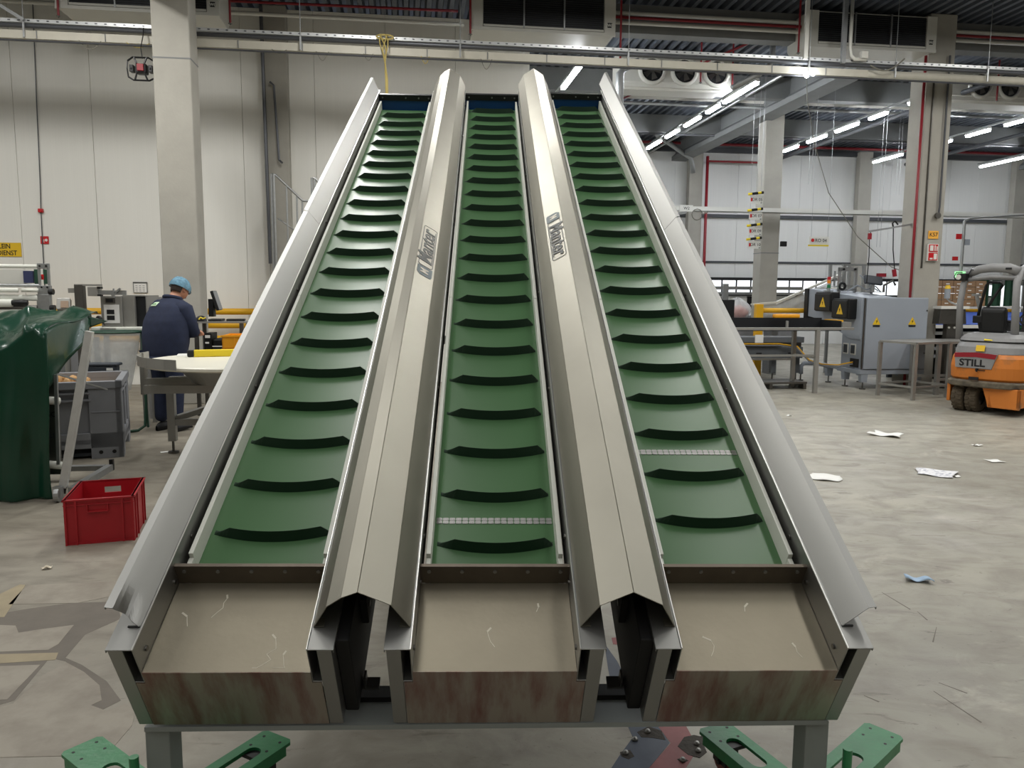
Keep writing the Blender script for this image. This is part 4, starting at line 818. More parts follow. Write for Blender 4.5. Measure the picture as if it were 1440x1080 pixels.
# --- stairs with handrails
t, m, _ = bt('stair_rail', 'grey steel stair handrail before the second column', 'handrail', -1.8, 12.4)
m().cyl((-2.06,12.4,0),(-2.06,12.4,3.32),.022,10).cyl((-2.02,12.38,0),(-2.02,12.38,3.32),.018,8).build('post', GALV, t)
m().tube([(-2.06,12.4,3.32),(-2.0,12.4,3.31),(-1.60,12.4,2.93),(-1.42,12.4,2.93)], .018, 8).tube([(-1.98,12.4,2.66),(-1.70,12.4,2.46)], .012, 6).build('handrail', GALV, t, smooth=True)
for a, z in ((-1.84,3.16),(-1.69,3.02),(-1.61,2.93)): m().cyl((a,12.4,0.9),(a,12.4,z),.014,8).build('baluster', GALV, t)
for k in range(2): m().bx(-2.05+.2*k, -1.85+.2*k, 12.42, 13.1, 1.70-.28*k, 1.74-.28*k).build('tread', GALV, t)
t, m, _ = bt('upper_handrail', 'short grey handrail loop beside the left wing top', 'handrail', -1.4, 12.4)
m().cyl((-1.46,12.4,0),(-1.46,12.4,3.28),.018,8).cyl((-1.42,12.4,0),(-1.42,12.4,3.26),.018,8).tube([(-1.44,12.4,3.28),(-1.40,12.4,3.26),(-1.26,12.4,3.1)], .018, 8).build('rail_post', GALV, t)

# ================================================================ the person
t = thing('person', 'person in a navy jacket and blue hairnet standing turned away, looking down at their hands', 'person', bw(-2.66, 8.90, 0), -BY)
ff = Vector((.50,.866,0)); rv = Vector((.866,-.50,0))
def J(f, r, z): return ff*f + rv*r + Vector((0,0,z))
def skin(name, joints, edges, m, parent, root=0, sub=2):
    me = bpy.data.meshes.new(name); me.from_pydata([j[0] for j in joints], edges, []); me.materials.append(m)
    o = bpy.data.objects.new(name, me); COL.objects.link(o); o.parent = parent
    sk = o.modifiers.new('skin', 'SKIN'); sk.use_smooth_shade = True
    for i, j in enumerate(joints):
        r = j[1]; me.skin_vertices[0].data[i].radius = r if isinstance(r, tuple) else (r, r); me.skin_vertices[0].data[i].use_root = (i == root)
    sb = o.modifiers.new('sub', 'SUBSURF'); sb.levels = sub; sb.render_levels = sub
    return o
shR, elR, wrR = J(.10,.18,1.36), J(.17,.215,1.10), J(.36,.09,1.09); shL, elL, wrL = J(.10,-.20,1.37), J(.26,-.25,1.12), J(.44,-.06,1.10)
body = [(J(0,0,.93),.15),(J(.03,0,1.14),.15),(J(.07,0,1.32),.12),(J(.14,0,1.46),.065),(J(.19,0,1.51),.06),(J(.22,0,1.55),.085),
  (J(.0,.1,.88),.085),(J(.02,.105,.50),.062),(J(-.01,.11,.10),.045),(J(.0,-.1,.88),.085),(J(.03,-.11,.50),.062),(J(.01,-.115,.10),.045),
  (J(.10,.15,1.35),.05),(elR,.045),(wrR,.03),(J(.10,-.15,1.35),.05),(elL,.045),(wrL,.03)]
skin('body', body, [(0,1),(1,2),(2,3),(3,4),(4,5),(0,6),(6,7),(7,8),(0,9),(9,10),(10,11),(2,12),(12,13),(13,14),(2,15),(15,16),(16,17)], SKIN, t)
jr = [(0,.80,.205,.165,0),(.0,.83,.225,.185,0),(.0,.88,.235,.195,0),(.01,.98,.25,.205,0),(.02,1.10,.258,.205,0),(.04,1.22,.255,.195,0),(.065,1.31,.24,.175,0),(.09,1.38,.205,.145,0),(.115,1.43,.145,.105,0),(.13,1.465,.085,.08,0)]
def jac(u, v):
    k = v*(len(jr)-1); i = min(int(k), len(jr)-2); q = k - i; P = [jr[i][x] + (jr[i+1][x]-jr[i][x])*q for x in range(4)]; a = 2*PI*u
    w = 1 + .022*math.sin(3*a + v*7)*(1-v) + .015*math.sin(7*a - v*11)*(1-v)
    ca, sa = math.cos(a), math.sin(a); e = .82
    return tuple(J(P[0] + P[3]*w*math.copysign(abs(ca)**e, ca), P[2]*w*math.copysign(abs(sa)**e, sa), P[1] - .02*ca*(v > .7)))
jm = MB().grid(jac, 40, 36)
for sg, sh, el, wr in ((1, shR, elR, wrR), (-1, shL, elL, wrL)):
    pts = [J(.085, sg*.13, 1.38), J(.10, sg*.19, 1.345), sh*.4 + el*.6, el, el*.55 + wr*.45, wr - (wr-el).normalized()*.03]
    jm.tube(pts, [.085,.098,.092,.086,.068,.052], 14)
jo = jm.build('jacket', NAVY, t, smooth=True)
MB().tube([tuple(J(.0 + .19*math.cos(k*PI/12), .228*math.sin(k*PI/12), .825)) for k in range(24)], .02, 6, closed=True).build('waistband', NAVY, t, smooth=True)
skin('trousers', [(J(0,0,.90),.16),(J(.0,.10,.80),.115),(J(.02,.11,.48),.088),(J(-.01,.115,.085),.074),(J(.0,-.10,.80),.115),(J(.03,-.115,.48),.088),(J(.01,-.12,.085),.074)], [(0,1),(1,2),(2,3),(0,4),(4,5),(5,6)], NAVY, t)
for s in (1, -1):
    b0 = J(-.02 if s > 0 else 0, s*.115, 0)
    MB().grid(lambda u, v, b0=b0: tuple(b0 + ff*(-.07 + .30*u + 0) + rv*(.05*math.cos(2*PI*v)*(1 - .35*abs(u-.6)**2*2)*(math.sin(PI*min(1,max(.0,u*.94+.03)))**.35)) + Vector((0,0, max(0, .05 + .055*math.sin(2*PI*v)*(1.25 - .7*u)) * (math.sin(PI*min(1,max(0,u*.94+.03)))**.3)))), 10, 12).build('shoe', SHOE, t, smooth=True)
# head: a shaped ovoid looking down, with nose, ears, glasses, hair and net
hc = J(.235,.01,1.565); yaw = Matrix.Rotation(math.atan2(ff.y, ff.x), 4, 'Z'); HM = Matrix.Translation(hc) @ yaw @ Matrix.Rotation(R(28), 4, 'Y')
def headf(u, v):
    a = 2*PI*u; q = PI*v; x = math.sin(q)*math.cos(a); y = math.sin(q)*math.sin(a); z = math.cos(q)
    jaw = 1 - .25*max(0, -z)**1.5
    return tuple(HM @ Vector((.098*x*(1 if x < 0 else .96) + (.012 if z < 0 and x > 0 else 0), .076*y*jaw, .118*z)))
MB().grid(headf, 24, 18).build('head', SKIN, t, smooth=True, merge=True)
hd = bpy.data.objects['head']
MB(HM).add([(.09,-.012,.03),(.09,.012,.03),(.122,0,-.018),(.09,-.018,-.03),(.09,.018,-.03)], [(0,2,1),(0,3,2),(1,2,4),(3,4,2)]).build('nose', SKIN, hd)
for s in (-1,1):
    MB(HM).grid(lambda u, v: (-.005 + .022*math.cos(2*PI*u)*math.sin(PI*v), s*(.076 + .012*math.sin(PI*v)*.6), -.005 + .034*math.cos(PI*v) + .0*u), 10, 6).build('ear', SKIN, hd, smooth=True, solid=.006)
    MB(HM).cyl((.088,s*.03,.012),(.094,s*.03,.012),.011,10).build('eye', WHITE, hd)
MB(HM).bx(.086,.095,-.026,.026,-.064,-.055).build('mouth', mat('lip', (150,84,78), .5), hd)
gl = MB(HM)
for s in (-1,1): gl.tube([(.104, s*.032 + .024*math.cos(k*PI/6), .012 + .018*math.sin(k*PI/6)) for k in range(12)], .0035, 5, closed=True); gl.tube([(.103,s*.056,.016),(.06,s*.075,.016),(-.005,s*.082,.012)], .003, 5)
gl.build('glasses', BLACK, t)
MB().grid(lambda u, v: tuple(HM @ Vector((-.006 + .102*math.sin(PI*(.30+.38*v))*math.cos(PI*(.62+.76*u)), .080*math.sin(PI*(.30+.38*v))*math.sin(PI*(.62+.76*u)), .118*math.cos(PI*(.30+.38*v))))), 14, 8).build('hair', HAIR, t, smooth=True, solid=.006)
def netf(u, v):
    a = 2*PI*u; q = PI*.56*v; k = 1 + .035*math.sin(9*a)*math.sin(q) + .02*math.sin(17*a+5*v)
    return tuple(HM @ Vector((-.012 + .125*math.sin(q)*math.cos(a)*k, .102*math.sin(q)*math.sin(a)*k, .018 + .118*math.cos(q)*k)))
MB().grid(netf, 36, 12).build('hairnet', HAIRNET, t, smooth=True, merge=True)
# collar, waistband, back patch
MB().tube([tuple(J(.13,0,1.47) + (ff*math.cos(k*PI/8)*.085 + rv*math.sin(k*PI/8)*.085) + Vector((0,0,-.02*math.cos(k*PI/8)))) for k in range(16)], .022, 8, closed=True).build('collar', NAVY, t, smooth=True)
def pat(u, v):
    p = Vector(jac(.515 + .085*u, (6.75 + .75*v)/9)); n = (p - J(.07, 0, p.z - .02)).normalized(); return tuple(p + n*.006)
MB().grid(pat, 8, 4).build('back_patch', PATCH, t, smooth=True, solid=.003)
MB().grid(lambda u, v: tuple(Vector(pat(.15 + .7*u, .38 + .24*v)) + Vector((-.002,-.004,0))), 6, 1).build('patch_print', mat('patch_green', (70,120,60), .7), t, solid=.002)
# hands: palm, four curled fingers and a side thumb each
for wr, el, s in ((wrR, elR, 1), (wrL, elL, -1)):
    d = (wr - el).normalized(); up = Vector((0,0,1)); sd = d.cross(up).normalized(); n = sd.cross(d).normalized()
    js = [(wr - d*.02,.024),(wr + d*.03,(.034,.02)),(wr + d*.075,(.038,.016))]; ed = [(0,1),(1,2)]
    for i, (off, L) in enumerate(((-.030,.060),(-.010,.070),(.011,.066),(.030,.052))):
        k = len(js); b = wr + d*.085 + sd*off
        js += [(b,.0095),(b + d*L*.45 - n*.012,.009),(b + d*L*.7 - n*.034,.0085),(b + d*L*.66 - n*.054,.007)]; ed += [(2,k),(k,k+1),(k+1,k+2),(k+2,k+3)]
    k = len(js); b = wr + d*.03 - sd*s*.03; js += [(b,.012),(b + d*.03 - sd*s*.022 - n*.008,.010),(b + d*.06 - sd*s*.018 - n*.02,.008)]; ed += [(1,k),(k,k+1),(k+1,k+2)]
    skin('hand', js, ed, SKIN, t, root=1, sub=1)

# ================================================================ right part of the hall
CABG = mat('cabinet_grey', (150,157,166), .45, 0, var=.03, vscale=2); CARD = mat('cardboard', (150,120,92), .8, 0, var=.08, vscale=5); ORANGE = mat('truck_orange', (206,122,48), .5, 0, vscale=3.5, rgb2=(150,104,66), mix=(.56,.74)); TRUCKG = mat('truck_grey', (136,136,136), .45, 0, var=.05); DIRT = mat('scuffed_band', (112,104,88), .8, 0, vscale=9, rgb2=(70,64,56), mix=(.4,.65))
BLUECLOTH = mat('blue_sheet', (62,92,176), .6); DKRED = mat('deep_red', (140,24,38), .45); GREENLIT = mat('exit_green', (150,240,160), .5, emit=1.2); GREENCUR = mat('green_curtain', (28,72,52), .6, 0, var=.15, vscale=6); FLOORDK = mat('conveyor_grey', (96,100,104), .5, 0, var=.06)
AMBER = mat('amber_lens', (240,140,30), .3); LENSG = mat('green_lens', (40,130,80), .3)
def triangle(parent, Mx, o, x, y, s, name='warning_triangle'):
    F = Mx @ frame_m(o, x, y)
    tr = MB(F).prism([(-s*.55,-s*.48),(s*.55,-s*.48),(0,s*.52)], 'z', 0, .004).build(name, SIGNY, parent)
    MB(F).prism([(.02*s/.1,.26*s),(-.14*s,-.06*s),(-.01*s,-.04*s),(-.06*s,-.34*s),(.14*s,.0*s),(.02*s,-.0*s)], 'z', .004, .0055).build('bolt_symbol', INK, tr if parent is not None and parent.type == 'EMPTY' else parent)
# --- grey electrical cabinet machine
t, m, Mx = bt('machine_cabinet', 'big grey machine cabinet on levelling feet with yellow warning triangles', 'cabinet', 7.9, 12.3)
m().bx(7.345,8.47,11.76,12.36,.33,1.51).build('cabinet_body', CABG, t, bevel=.006)
dr = m().bx(7.375,8.46,11.735,11.76,.34,1.50).build('cabinet_door', CABG, t, bevel=.005)
m().cyl((8.44,11.74,.60),(8.44,11.725,.60),.012,8).cyl((8.44,11.74,1.3),(8.44,11.725,1.3),.012,8).build('door_lock', DKST, dr, stuff=True)
m().prism([(11.8,1.512),(13.52,1.66),(13.56,1.16),(12.95,1.10),(12.8,1.06),(12.12,.82),(11.8,.82)], 'x', 7.325, 7.95).build('head_housing', CABG, t, bevel=.006)
m().bx(7.30,8.0,13.5,13.62,1.12,1.66).build('black_collar', BLACK, t)
m().bx(7.345,7.36,11.74,11.77,.34,1.5).build('door_seam', DKST, t)
for b0, b1, z0, z1, lb in ((12.46,13.0,1.26,1.60,0),(11.93,12.42,1.15,1.49,0)):
    bx_ = m().bx(7.17,7.33,b0,b1,z0,z1).build('control_box', BLACK, t, bevel=.02); m().bx(7.15,7.175,b0+.015,b1-.015,z0+.015,z1-.03).build('box_lid', BLACK, bx_, bevel=.012)
    triangle(bx_, Mx, (7.149,(b0+b1)/2 - .03,(z0+z1)/2 - .01), (0,-1,0), (0,0,1), .17)
for a in (7.56, 8.19):
    triangle(t, Mx, (a,11.734,1.13), (1,0,0), (0,0,1), .125); m().bx(a-.06,a+.06,11.729,11.736,1.035,1.062).build('text_plate', INK, t)
for b in (12.0, 12.22): m().bx(7.335,7.346,b-.075,b+.075,.56,.74).build('vent_frame', WCASE, t); m().bx(7.33,7.342,b-.055,b+.055,.58,.72).build('vent_grille', DKGREYPL, t)
m().bx(7.325,7.345,11.82,12.05,.36,.50).build('cable_port', BLACK, t)
for z, c, lb in ((.44,YEL,'yellow supply cable running from the grey cabinet along the conveyor bed'),(.41,GREYPL,'grey supply cable below the yellow one at the grey cabinet')): tag(MB(BM).tube([(7.32,11.95,z),(7.15,12.1,z-.06),(7.0,12.35,z-.07),(6.9,12.6,z-.02),(6.8,12.85,z+.2),(6.5,12.93,z+.24),(5.0,12.93,z+.24)], .012, 6).build('supply_cable', c), lb, 'cable')
m().bx(7.33,8.48,11.75,12.45,.25,.33).bx(7.34,7.44,12.4,13.1,.27,.33).bx(8.3,8.4,12.4,12.9,.27,.33).build('base_frame', CABG, t, bevel=.008)
for a, b in ((7.42,11.80),(8.42,11.85),(7.38,12.25),(8.40,12.3),(7.40,12.82),(8.0,12.82)):
    l = m().prism([(a-.06,.26),(a+.06,.26),(a+.045,.12),(a-.045,.12)], 'y', b-.045, b+.045).build('leg', CABG, t); m().cyl((a,b,.02),(a,b,.13),.012,8).cyl((a,b,0),(a,b,.018),.05,14).build('levelling_foot', DKST, l)
m().tube([(7.35,13.15,.31),(7.1,13.15,.31),(7.05,13.15,.26),(7.05,13.15,.12)], .04, 8).build('outrigger', CABG, t, smooth=True); m().cyl((7.05,13.15,0),(7.05,13.15,.12),.012,8).cyl((7.05,13.15,0),(7.05,13.15,.018),.05,12).build('levelling_foot', DKST, t)
# things on top of the cabinet
t, m, Mx = bt('operator_panel', 'dark tilted operator panel on top of the grey cabinet', 'panel', 7.85, 12.35, 1.55)
m().box((7.85,12.35,1.80),(.32,.06,.15),Euler((R(-25),R(6),0))).build('panel_case', DKGREYPL, t, bevel=.012); m().bar((7.85,12.36,1.60),(7.85,12.36,1.74),.05).box((7.85,12.36,1.6),(.3,.2,.012)).build('panel_stand', GALV, t)
t, m, Mx = bt('signal_tower', 'small red, amber and green signal tower on the machine head', 'signal light', 7.14, 12.42, 1.575)
for z, c in ((1.84,SIGNR),(1.78,AMBER),(1.70,LENSG)): m().cyl((7.36,12.9,z-.03),(7.36,12.9,z+.025),.03,12).build('lens', c, t)
m().cyl((7.36,12.9,1.62),(7.36,12.9,1.68),.028,10).bx(7.30,7.42,12.84,12.96,1.613,1.626).build('tower_base', GALV, t)
t, m, Mx = bt('roller_stand', 'pale square roller stand on top of the machine head', 'stand', 7.6, 12.7, 1.6)
for a in (7.48,7.78): m().bx(a-.02,a+.02,12.75,12.80,1.59,2.02).build('upright', GALV, t)
m().bx(7.46,7.80,12.75,12.80,1.96,2.03).bx(7.46,7.80,12.75,12.80,1.62,1.66).build('crosspiece', GALV, t); m().cyl((7.53,12.74,1.995),(7.53,12.72,1.995),.02,10).cyl((7.74,12.74,1.995),(7.74,12.72,1.995),.02,10).build('knob', BLACK, t, stuff=True)
m().tube([(7.50+.055*math.cos(k*PI/7),12.70,1.70+.055*math.sin(k*PI/7)) for k in range(14)], .022, 6, closed=True).build('hose_ring', BLACK, t)
m().tube([(7.6,12.7,1.62),(7.72,12.6,1.72),(7.86,12.55,1.64),(8.0,12.5,1.70),(8.1,12.5,1.6)], .012, 6).tube([(7.75,12.6,1.9),(7.95,12.55,1.7),(8.05,12.5,1.62)], .01, 6).build('hose', CABG, t)
m().tube([(8.15,12.5,1.6),(8.15,12.5,1.72),(8.28,12.45,1.80),(8.33,12.45,1.72)], .02, 8).build('air_valve', DKST, t)
# incline chute behind the cabinet
t, m, Mx = bt('incline_chute', 'pale incline conveyor with clear side film rising behind the grey cabinet', 'conveyor', 7.3, 14)
m().bar((6.45,14,1.36),(6.95,14,1.40),.10,.03).bar((6.95,14,1.40),(8.25,14,1.95),.10,.035).build('top_rail', WCASE, t)
m().prism([(6.55,1.33),(6.95,1.36),(8.25,1.90),(8.25,1.55),(7.4,1.18),(6.55,1.05)], 'y', 14.0, 14.01).build('side_film', CLEAR, t)
m().bar((6.9,14.3,1.12),(8.2,14.3,1.70),.5,.04,(0,0,1)).build('chute_bed', GALV, t)
fr = m()
for a in (8.22,8.62): fr.bx(a,a+.05,13.9,13.95,1.5,2.14); fr.bx(a,a+.05,14.4,14.45,0,2.14)
fr.bx(8.2,8.67,13.9,13.95,2.1,2.14).bx(8.2,8.67,13.9,13.95,1.70,1.74); fr.build('frame', GALV, t)
m().bx(8.05,8.06,13.9,13.95,1.72,2.0).build('thin_post', GALV, t); m().cyl((7.86,13.7,1.62),(8.1,13.7,1.62),.07,12).build('drum', WCASE, t)
m().bx(6.95,7.05,14.1,14.5,0,1.15).build('leg', GALV, t)
# feeding table with dark trough
t, m, Mx = bt('feed_table', 'steel table with a dark sunken trough right of the right wing', 'table', 6.0, 11.75)
m().bx(4.3,6.95,11.36,11.41,1.0,1.04).bx(4.3,6.95,12.12,12.17,1.0,1.04).build('table_rail', TABST, t, bevel=.004)
m().bx(4.3,6.80,11.48,12.1,.98,.99).bx(4.3,6.8,12.08,12.1,.98,1.17).bx(6.78,6.8,11.48,12.1,.98,1.14).build('trough', COIL, t); m().bx(6.8,6.95,11.45,12.1,1.04,1.12).build('end_block', TABST, t)
m().bx(6.80,6.9,11.6,12.0,1.12,1.15).build('yellow_strip', YEL, t)
for x, y in ((6.35,11.38),(6.35,12.12),(4.4,11.38),(4.4,12.12)): m().bx(x-.03,x+.03,y-.03,y+.03,0,1.0).build('leg', TABST, t)
m().bar((4.4,11.40,.60),(6.35,11.40,.60),.03).bar((4.4,12.12,.48),(6.35,12.12,.48),.03).bar((6.35,11.38,.56),(6.35,12.12,.56),.03).build('stretcher', TABST, t)
m().bx(5.86,5.89,11.44,11.48,1.04,1.14).build('clip', TABST, t)
tag(MB(BM).bx(5.86,6.30,11.85,11.95,1.17,1.235).build('orange_tray', ORANGEY, bevel=.02), 'flat orange tray behind the trough of the feed table', 'tray')
t, m, Mx = bt('dark_bin', 'black upright screen standing at the left end of the feed table', 'screen', 5.2, 12.3)
m().box((5.1,12.3,1.28),(.52,.04,.36)).build('screen_back', BLACK, t, bevel=.01); m().bar((5.1,12.32,0),(5.1,12.32,1.1),.05).box((5.1,12.32,.01),(.4,.3,.02)).build('stand', DKST, t)
t, m, Mx = bt('transfer_conveyor', 'long dark grey conveyor bed under and behind the feed table', 'conveyor', 5.9, 13.0)
m().bx(3.2,6.98,12.95,13.4,.70,.80).build('upper_beam', FLOORDK, t, bevel=.006); m().bx(3.2,6.98,12.98,13.4,.42,.62).build('lower_beam', FLOORDK, t, bevel=.006); m().bx(3.2,6.98,13.05,13.35,.62,.70).build('recess', DKST, t)
for a in (4.6,6.5,6.95): l = m().bx(a-.04,a+.04,13.1,13.2,.14,.42).build('leg', FLOORDK, t); m().cyl((a,13.15,0),(a,13.15,.14),.014,8).cyl((a,13.15,0),(a,13.15,.018),.06,12).build('levelling_foot', DKST, l)
for a in (4.7,5.4,6.1,6.7): m().bx(a,a+.10,12.975,12.982,.50,.52).build('slot', INK, t)
m().bx(6.05,6.2,12.93,12.95,.70,.84).build('white_label', PAPER, t)
t, m, Mx = bt('floor_pallet', 'low grey steel pallet on the floor under the feed table', 'pallet', 5.9, 12.15)
m().bx(5.2,6.5,11.9,12.4,.09,.12).build('deck', DKST, t)
for a in (5.25,5.85,6.44): m().bx(a,a+.05,11.9,12.4,0,.09).build('runner', DKST, t)
guard = None
t, m, _ = bt('guard_rail', 'yellow guard rail with post behind the feed table', 'guard rail', 6.9, 13.8, 0, 'yellow guard rails')
m().cyl((6.45,13.8,1.25),(8.2,13.8,1.25),.045,12).cyl((6.45,13.8,.95),(8.2,13.8,.95),.045,12).build('rail_bar', YEL, t, smooth=True); m().bx(6.43,6.57,13.74,13.86,0,1.37).build('post', YEL, t, bevel=.012)
t, m, _ = bt('guard_rail', 'yellow guard rail seen through the forklift cab', 'guard rail', 11.2, 14.6, 0, 'yellow guard rails')
m().cyl((10.2,14.6,1.24),(12.4,14.6,1.24),.055,12).cyl((10.2,14.6,.9),(12.4,14.6,.9),.055,12).build('rail_bar', YEL, t, smooth=True); m().bx(12.4,12.52,14.54,14.66,0,1.34).bx(10.1,10.22,14.54,14.66,0,1.34).build('post', YEL, t, bevel=.012)
# background clutter below the far window, behind the right wing
t, m, Mx = bt('packing_line', 'distant pale packing machinery under the far window beside the right wing', 'machine', 7.6, 18.5)
m().bx(5.8,9.6,18.3,19.2,0,1.02).build('bed', GREYPL, t); m().bx(5.6,9.7,18.2,18.25,1.66,1.74).bx(5.6,9.7,18.2,18.25,1.54,1.60).bx(7.62,7.75,18.15,18.25,1.0,1.8).build('gantry', GALV, t)
m().cyl((6.5,18.4,1.32),(7.0,18.4,1.32),.19,16).build('film_roll', WHITEPL, t); m().bx(7.1,7.6,18.3,18.7,1.1,1.46).build('white_case', WCASE, t); m().bx(7.85,8.3,18.3,18.7,1.02,1.46).build('white_case', WHITE, t); m().bx(6.9,7.1,18.3,18.5,1.1,1.22).build('blue_part', BLUECLOTH, t); m().bx(7.15,7.5,18.28,18.32,1.40,1.52).bx(8.3,8.45,18.28,18.32,1.2,1.5).build('dark_part', BLACK, t)
def sack(u, v): a = 2*PI*u; k = math.sin(PI*min(1,.12+.86*v)); return (6.42 + .30*k*math.cos(a)*(1+.1*math.sin(5*a)), 14.6 + .2*k*math.sin(a), 1.05 + .42*v + .03*math.sin(7*a))
t, m, Mx = bt('red_net_sacks', 'clear bag with red nets behind the yellow post', 'bag', 6.4, 14.6)
m().grid(sack, 20, 8).build('clear_bag', CLEAR, t, smooth=True); m().grid(lambda u, v: tuple(Vector((6.46,14.6,1.07)) + Vector((.2*math.sin(PI*(.1+.85*v))*math.cos(2*PI*u), .12*math.sin(PI*(.1+.85*v))*math.sin(2*PI*u), .26*v))), 14, 6).build('red_net', mat('red_net', (206,96,86), .7, 0, var=.3, vscale=25), t, smooth=True); m().bx(5.9,6.8,14.4,14.9,0,1.06).build('bag_stand', GREYPL, t)
# frame table in front of the cabinet
P1, P2, P3, P4 = (7.21,11.05), (7.40,10.47), (8.14,10.73), (7.95,11.31)
t, m, _ = bt('frame_table', 'bare steel frame table standing in front of the grey cabinet', 'table', 7.67, 10.9)
for p in (P1,P2,P3,P4): m().bar((p[0],p[1],0),(p[0],p[1],.84),.048).build('leg', TABST, t)
rg = m()
for p, q in ((P1,P2),(P2,P3),(P3,P4),(P4,P1)): rg.bar((p[0],p[1],.845),(q[0],q[1],.845),.05,.03); 
rg.build('top_frame', TABST, t); m().add([(P1[0],P1[1],.855),(P2[0],P2[1],.855),(P3[0],P3[1],.855),(P4[0],P4[1],.855)], [(0,1,2,3)]).build('top_sheet', TABST, t, solid=.006)
for p, q in ((P1,P2),(P2,P3),(P3,P4),(P4,P1)): m().bar((p[0],p[1],.19),(q[0],q[1],.19),.03).build('stretcher', TABST, t)
t, m, _ = bt('roller_table', 'second steel table between the frame table and the forklift', 'table', 8.55, 11.3)
m().bx(8.15,9.1,11.0,11.7,.80,.84).build('tabletop', TABST, t); m().bx(8.2,9.05,11.05,11.1,.22,.26).bx(8.2,9.05,11.6,11.65,.22,.26).build('stretcher', TABST, t)
for x in (8.19,9.06):
    for y in (11.04,11.66): m().bx(x-.03,x+.03,y-.03,y+.03,0,.80).build('leg', TABST, t)
m().tube([(8.62+.085*math.cos(k*PI/5),11.02,.70+.085*math.sin(k*PI/5)) for k in range(10)], .016, 6, closed=True).tube([(8.62+.06*math.cos(k*PI/5),11.0,.71+.07*math.sin(k*PI/5)) for k in range(10)], .014, 6, closed=True).build('yellow_coil', YELPL, t)
m().tube([(8.45,11.0,.5),(8.52,10.98,.42),(8.65,10.98,.39),(8.78,11.0,.44),(8.83,11.02,.55)], .014, 6).build('yellow_hose', YELPL, t); m().bar((8.52,11.1,.40),(8.62,11.1,.68),.08,.05).bar((8.66,11.1,.40),(8.74,11.1,.68),.07,.05).build('black_hose', BLACK, t)
# sorting line with blue sheet, grey box
t, m, Mx = bt('sorting_line', 'low sorting conveyor with a blue sheet behind the cabinet and forklift', 'conveyor', 10.5, 13.1)
m().add([(9.0,12.9,1.02),(12.4,12.9,1.02),(12.4,13.5,1.23),(9.0,13.5,1.23)], [(0,1,2,3)]).build('blue_sheet', BLUECLOTH, t, solid=.02)
m().bx(9.0,10.4,12.86,12.9,.96,1.02).build('white_edge', WHITE, t); m().bx(10.4,12.0,12.86,12.9,.96,.99).build('green_edge', LENSG, t)
for z in (.42,.56,.70,.84): m().bx(9.0,12.2,12.9,13.4,z,z+.055).build('bed_rail', GREYPL if z < .8 else GALV, t)
for a in (9.1,9.7,11.0,12.1): m().bx(a,a+.08,12.92,13.4,0,.96).build('leg', DKST, t)
m().bx(9.0,12.4,13.5,13.56,0,1.2).build('back_board', DKGREYPL, t); m().bx(9.0,12.4,13.5,14.4,1.30,1.34).build('white_shelf', WCASE, t)
for a in (9.1,9.6,10.9,12.2): m().bx(a,a+.06,13.52,13.58,1.2,1.30).build('shelf_post', GALV, t)
t, m, Mx = bt('terminal_box', 'grey box with a white lid on a stand between the cabinet and the forklift', 'box', 8.9, 11.85)
m().prism([(8.68,1.08),(9.18,1.08),(9.15,1.33),(8.70,1.33)], 'y', 11.75, 11.92).build('box_body', DKST, t, bevel=.006); m().bx(8.69,9.20,11.73,11.94,1.33,1.375).build('white_lid', WHITE, t); m().bx(8.87,9.05,11.80,11.90,0,1.08).build('stand', DKST, t)
for a in (8.90,9.0): m().cyl((a,11.80,1.02),(a,11.785,1.02),.018,10).build('knob', WCASE, t)
t, m, Mx = bt('beacon_post', 'grey beacon with a yellow cap on a bent arm before the stacked cartons', 'beacon', 9.0, 11.85, 1.375)
m().cyl((8.87,11.85,1.50),(8.87,11.85,1.66),.045,12).build('beacon_body', CABG, t); m().cyl((8.87,11.85,1.66),(8.87,11.85,1.72),.05,12,.03).build('beacon_cap', SIGNY, t); m().tube([(8.87,11.85,1.50),(8.94,11.85,1.44),(9.07,11.85,1.391)], .015, 6).build('arm', GALV, t)
# cartons on the shelf: each one its own
nm = 0; c0 = None
for r_ in range(4):
    for k in range(5):
        a = 10.02 + .235*k; z = 1.345 + .125*r_
        if c0 is None:
            c0 = bpy.data.objects.new('carton', None); c0 = MB().bx(0,.225,0,.3,0,.118).build('carton', CARD, bevel=.002); o = c0
            MB().bx(.07,.145,-.002,0,.045,.065).build('hand_hole', PAPER, c0); 
        else:
            o = c0.copy(); COL.objects.link(o)
            for ch in list(c0.children): d = ch.copy(); COL.objects.link(d); d.parent = o
        o.matrix_world = Matrix.Translation(bw(a, 13.85, z)) @ Matrix.Rotation(-BY, 4, 'Z')
        tag(o, 'brown carton in the %s row up, %s column from the wide near column' % (('lowest','second','third','top')[r_], ('first','second','third','fourth','fifth')[k]), 'carton', 'cartons stacked behind the forklift')
# curtain, pale door panels seen through the cab
t, m, _ = bt('strip_curtain', 'dark green strip curtain seen through the forklift cab', 'curtain', 13.0, 16)
for k in range(4): m().grid(lambda u, v, k=k: (12.45+.31*k+.24*u, 16+.02*math.sin(u*9), .1+1.8*v), 8, 2).build('strip', GREENCUR, t, solid=.01)
m().bx(12.4,13.75,15.97,16.05,1.9,1.96).build('curtain_rail', GALV, t); m().bx(12.4,12.45,15.97,16.05,0,1.9).bx(13.7,13.75,15.97,16.05,0,1.9).build('curtain_post', GALV, t)
t, m, _ = bt('glass_door', 'bright glazed doors seen right of the green curtain', 'door', 14.6, 17)
for k in range(4): m().bx(13.9+.42*k,14.25+.42*k,17.0,17.02,.1,1.80).build('glass_leaf', bpy.data.materials['daylit_pane'], t); m().bx(14.25+.42*k,14.32+.42*k,16.97,17.05,0,1.9).build('door_post', GALV, t)
m().bx(13.85,15.6,16.97,17.05,1.8,1.92).build('door_head', GALV, t)
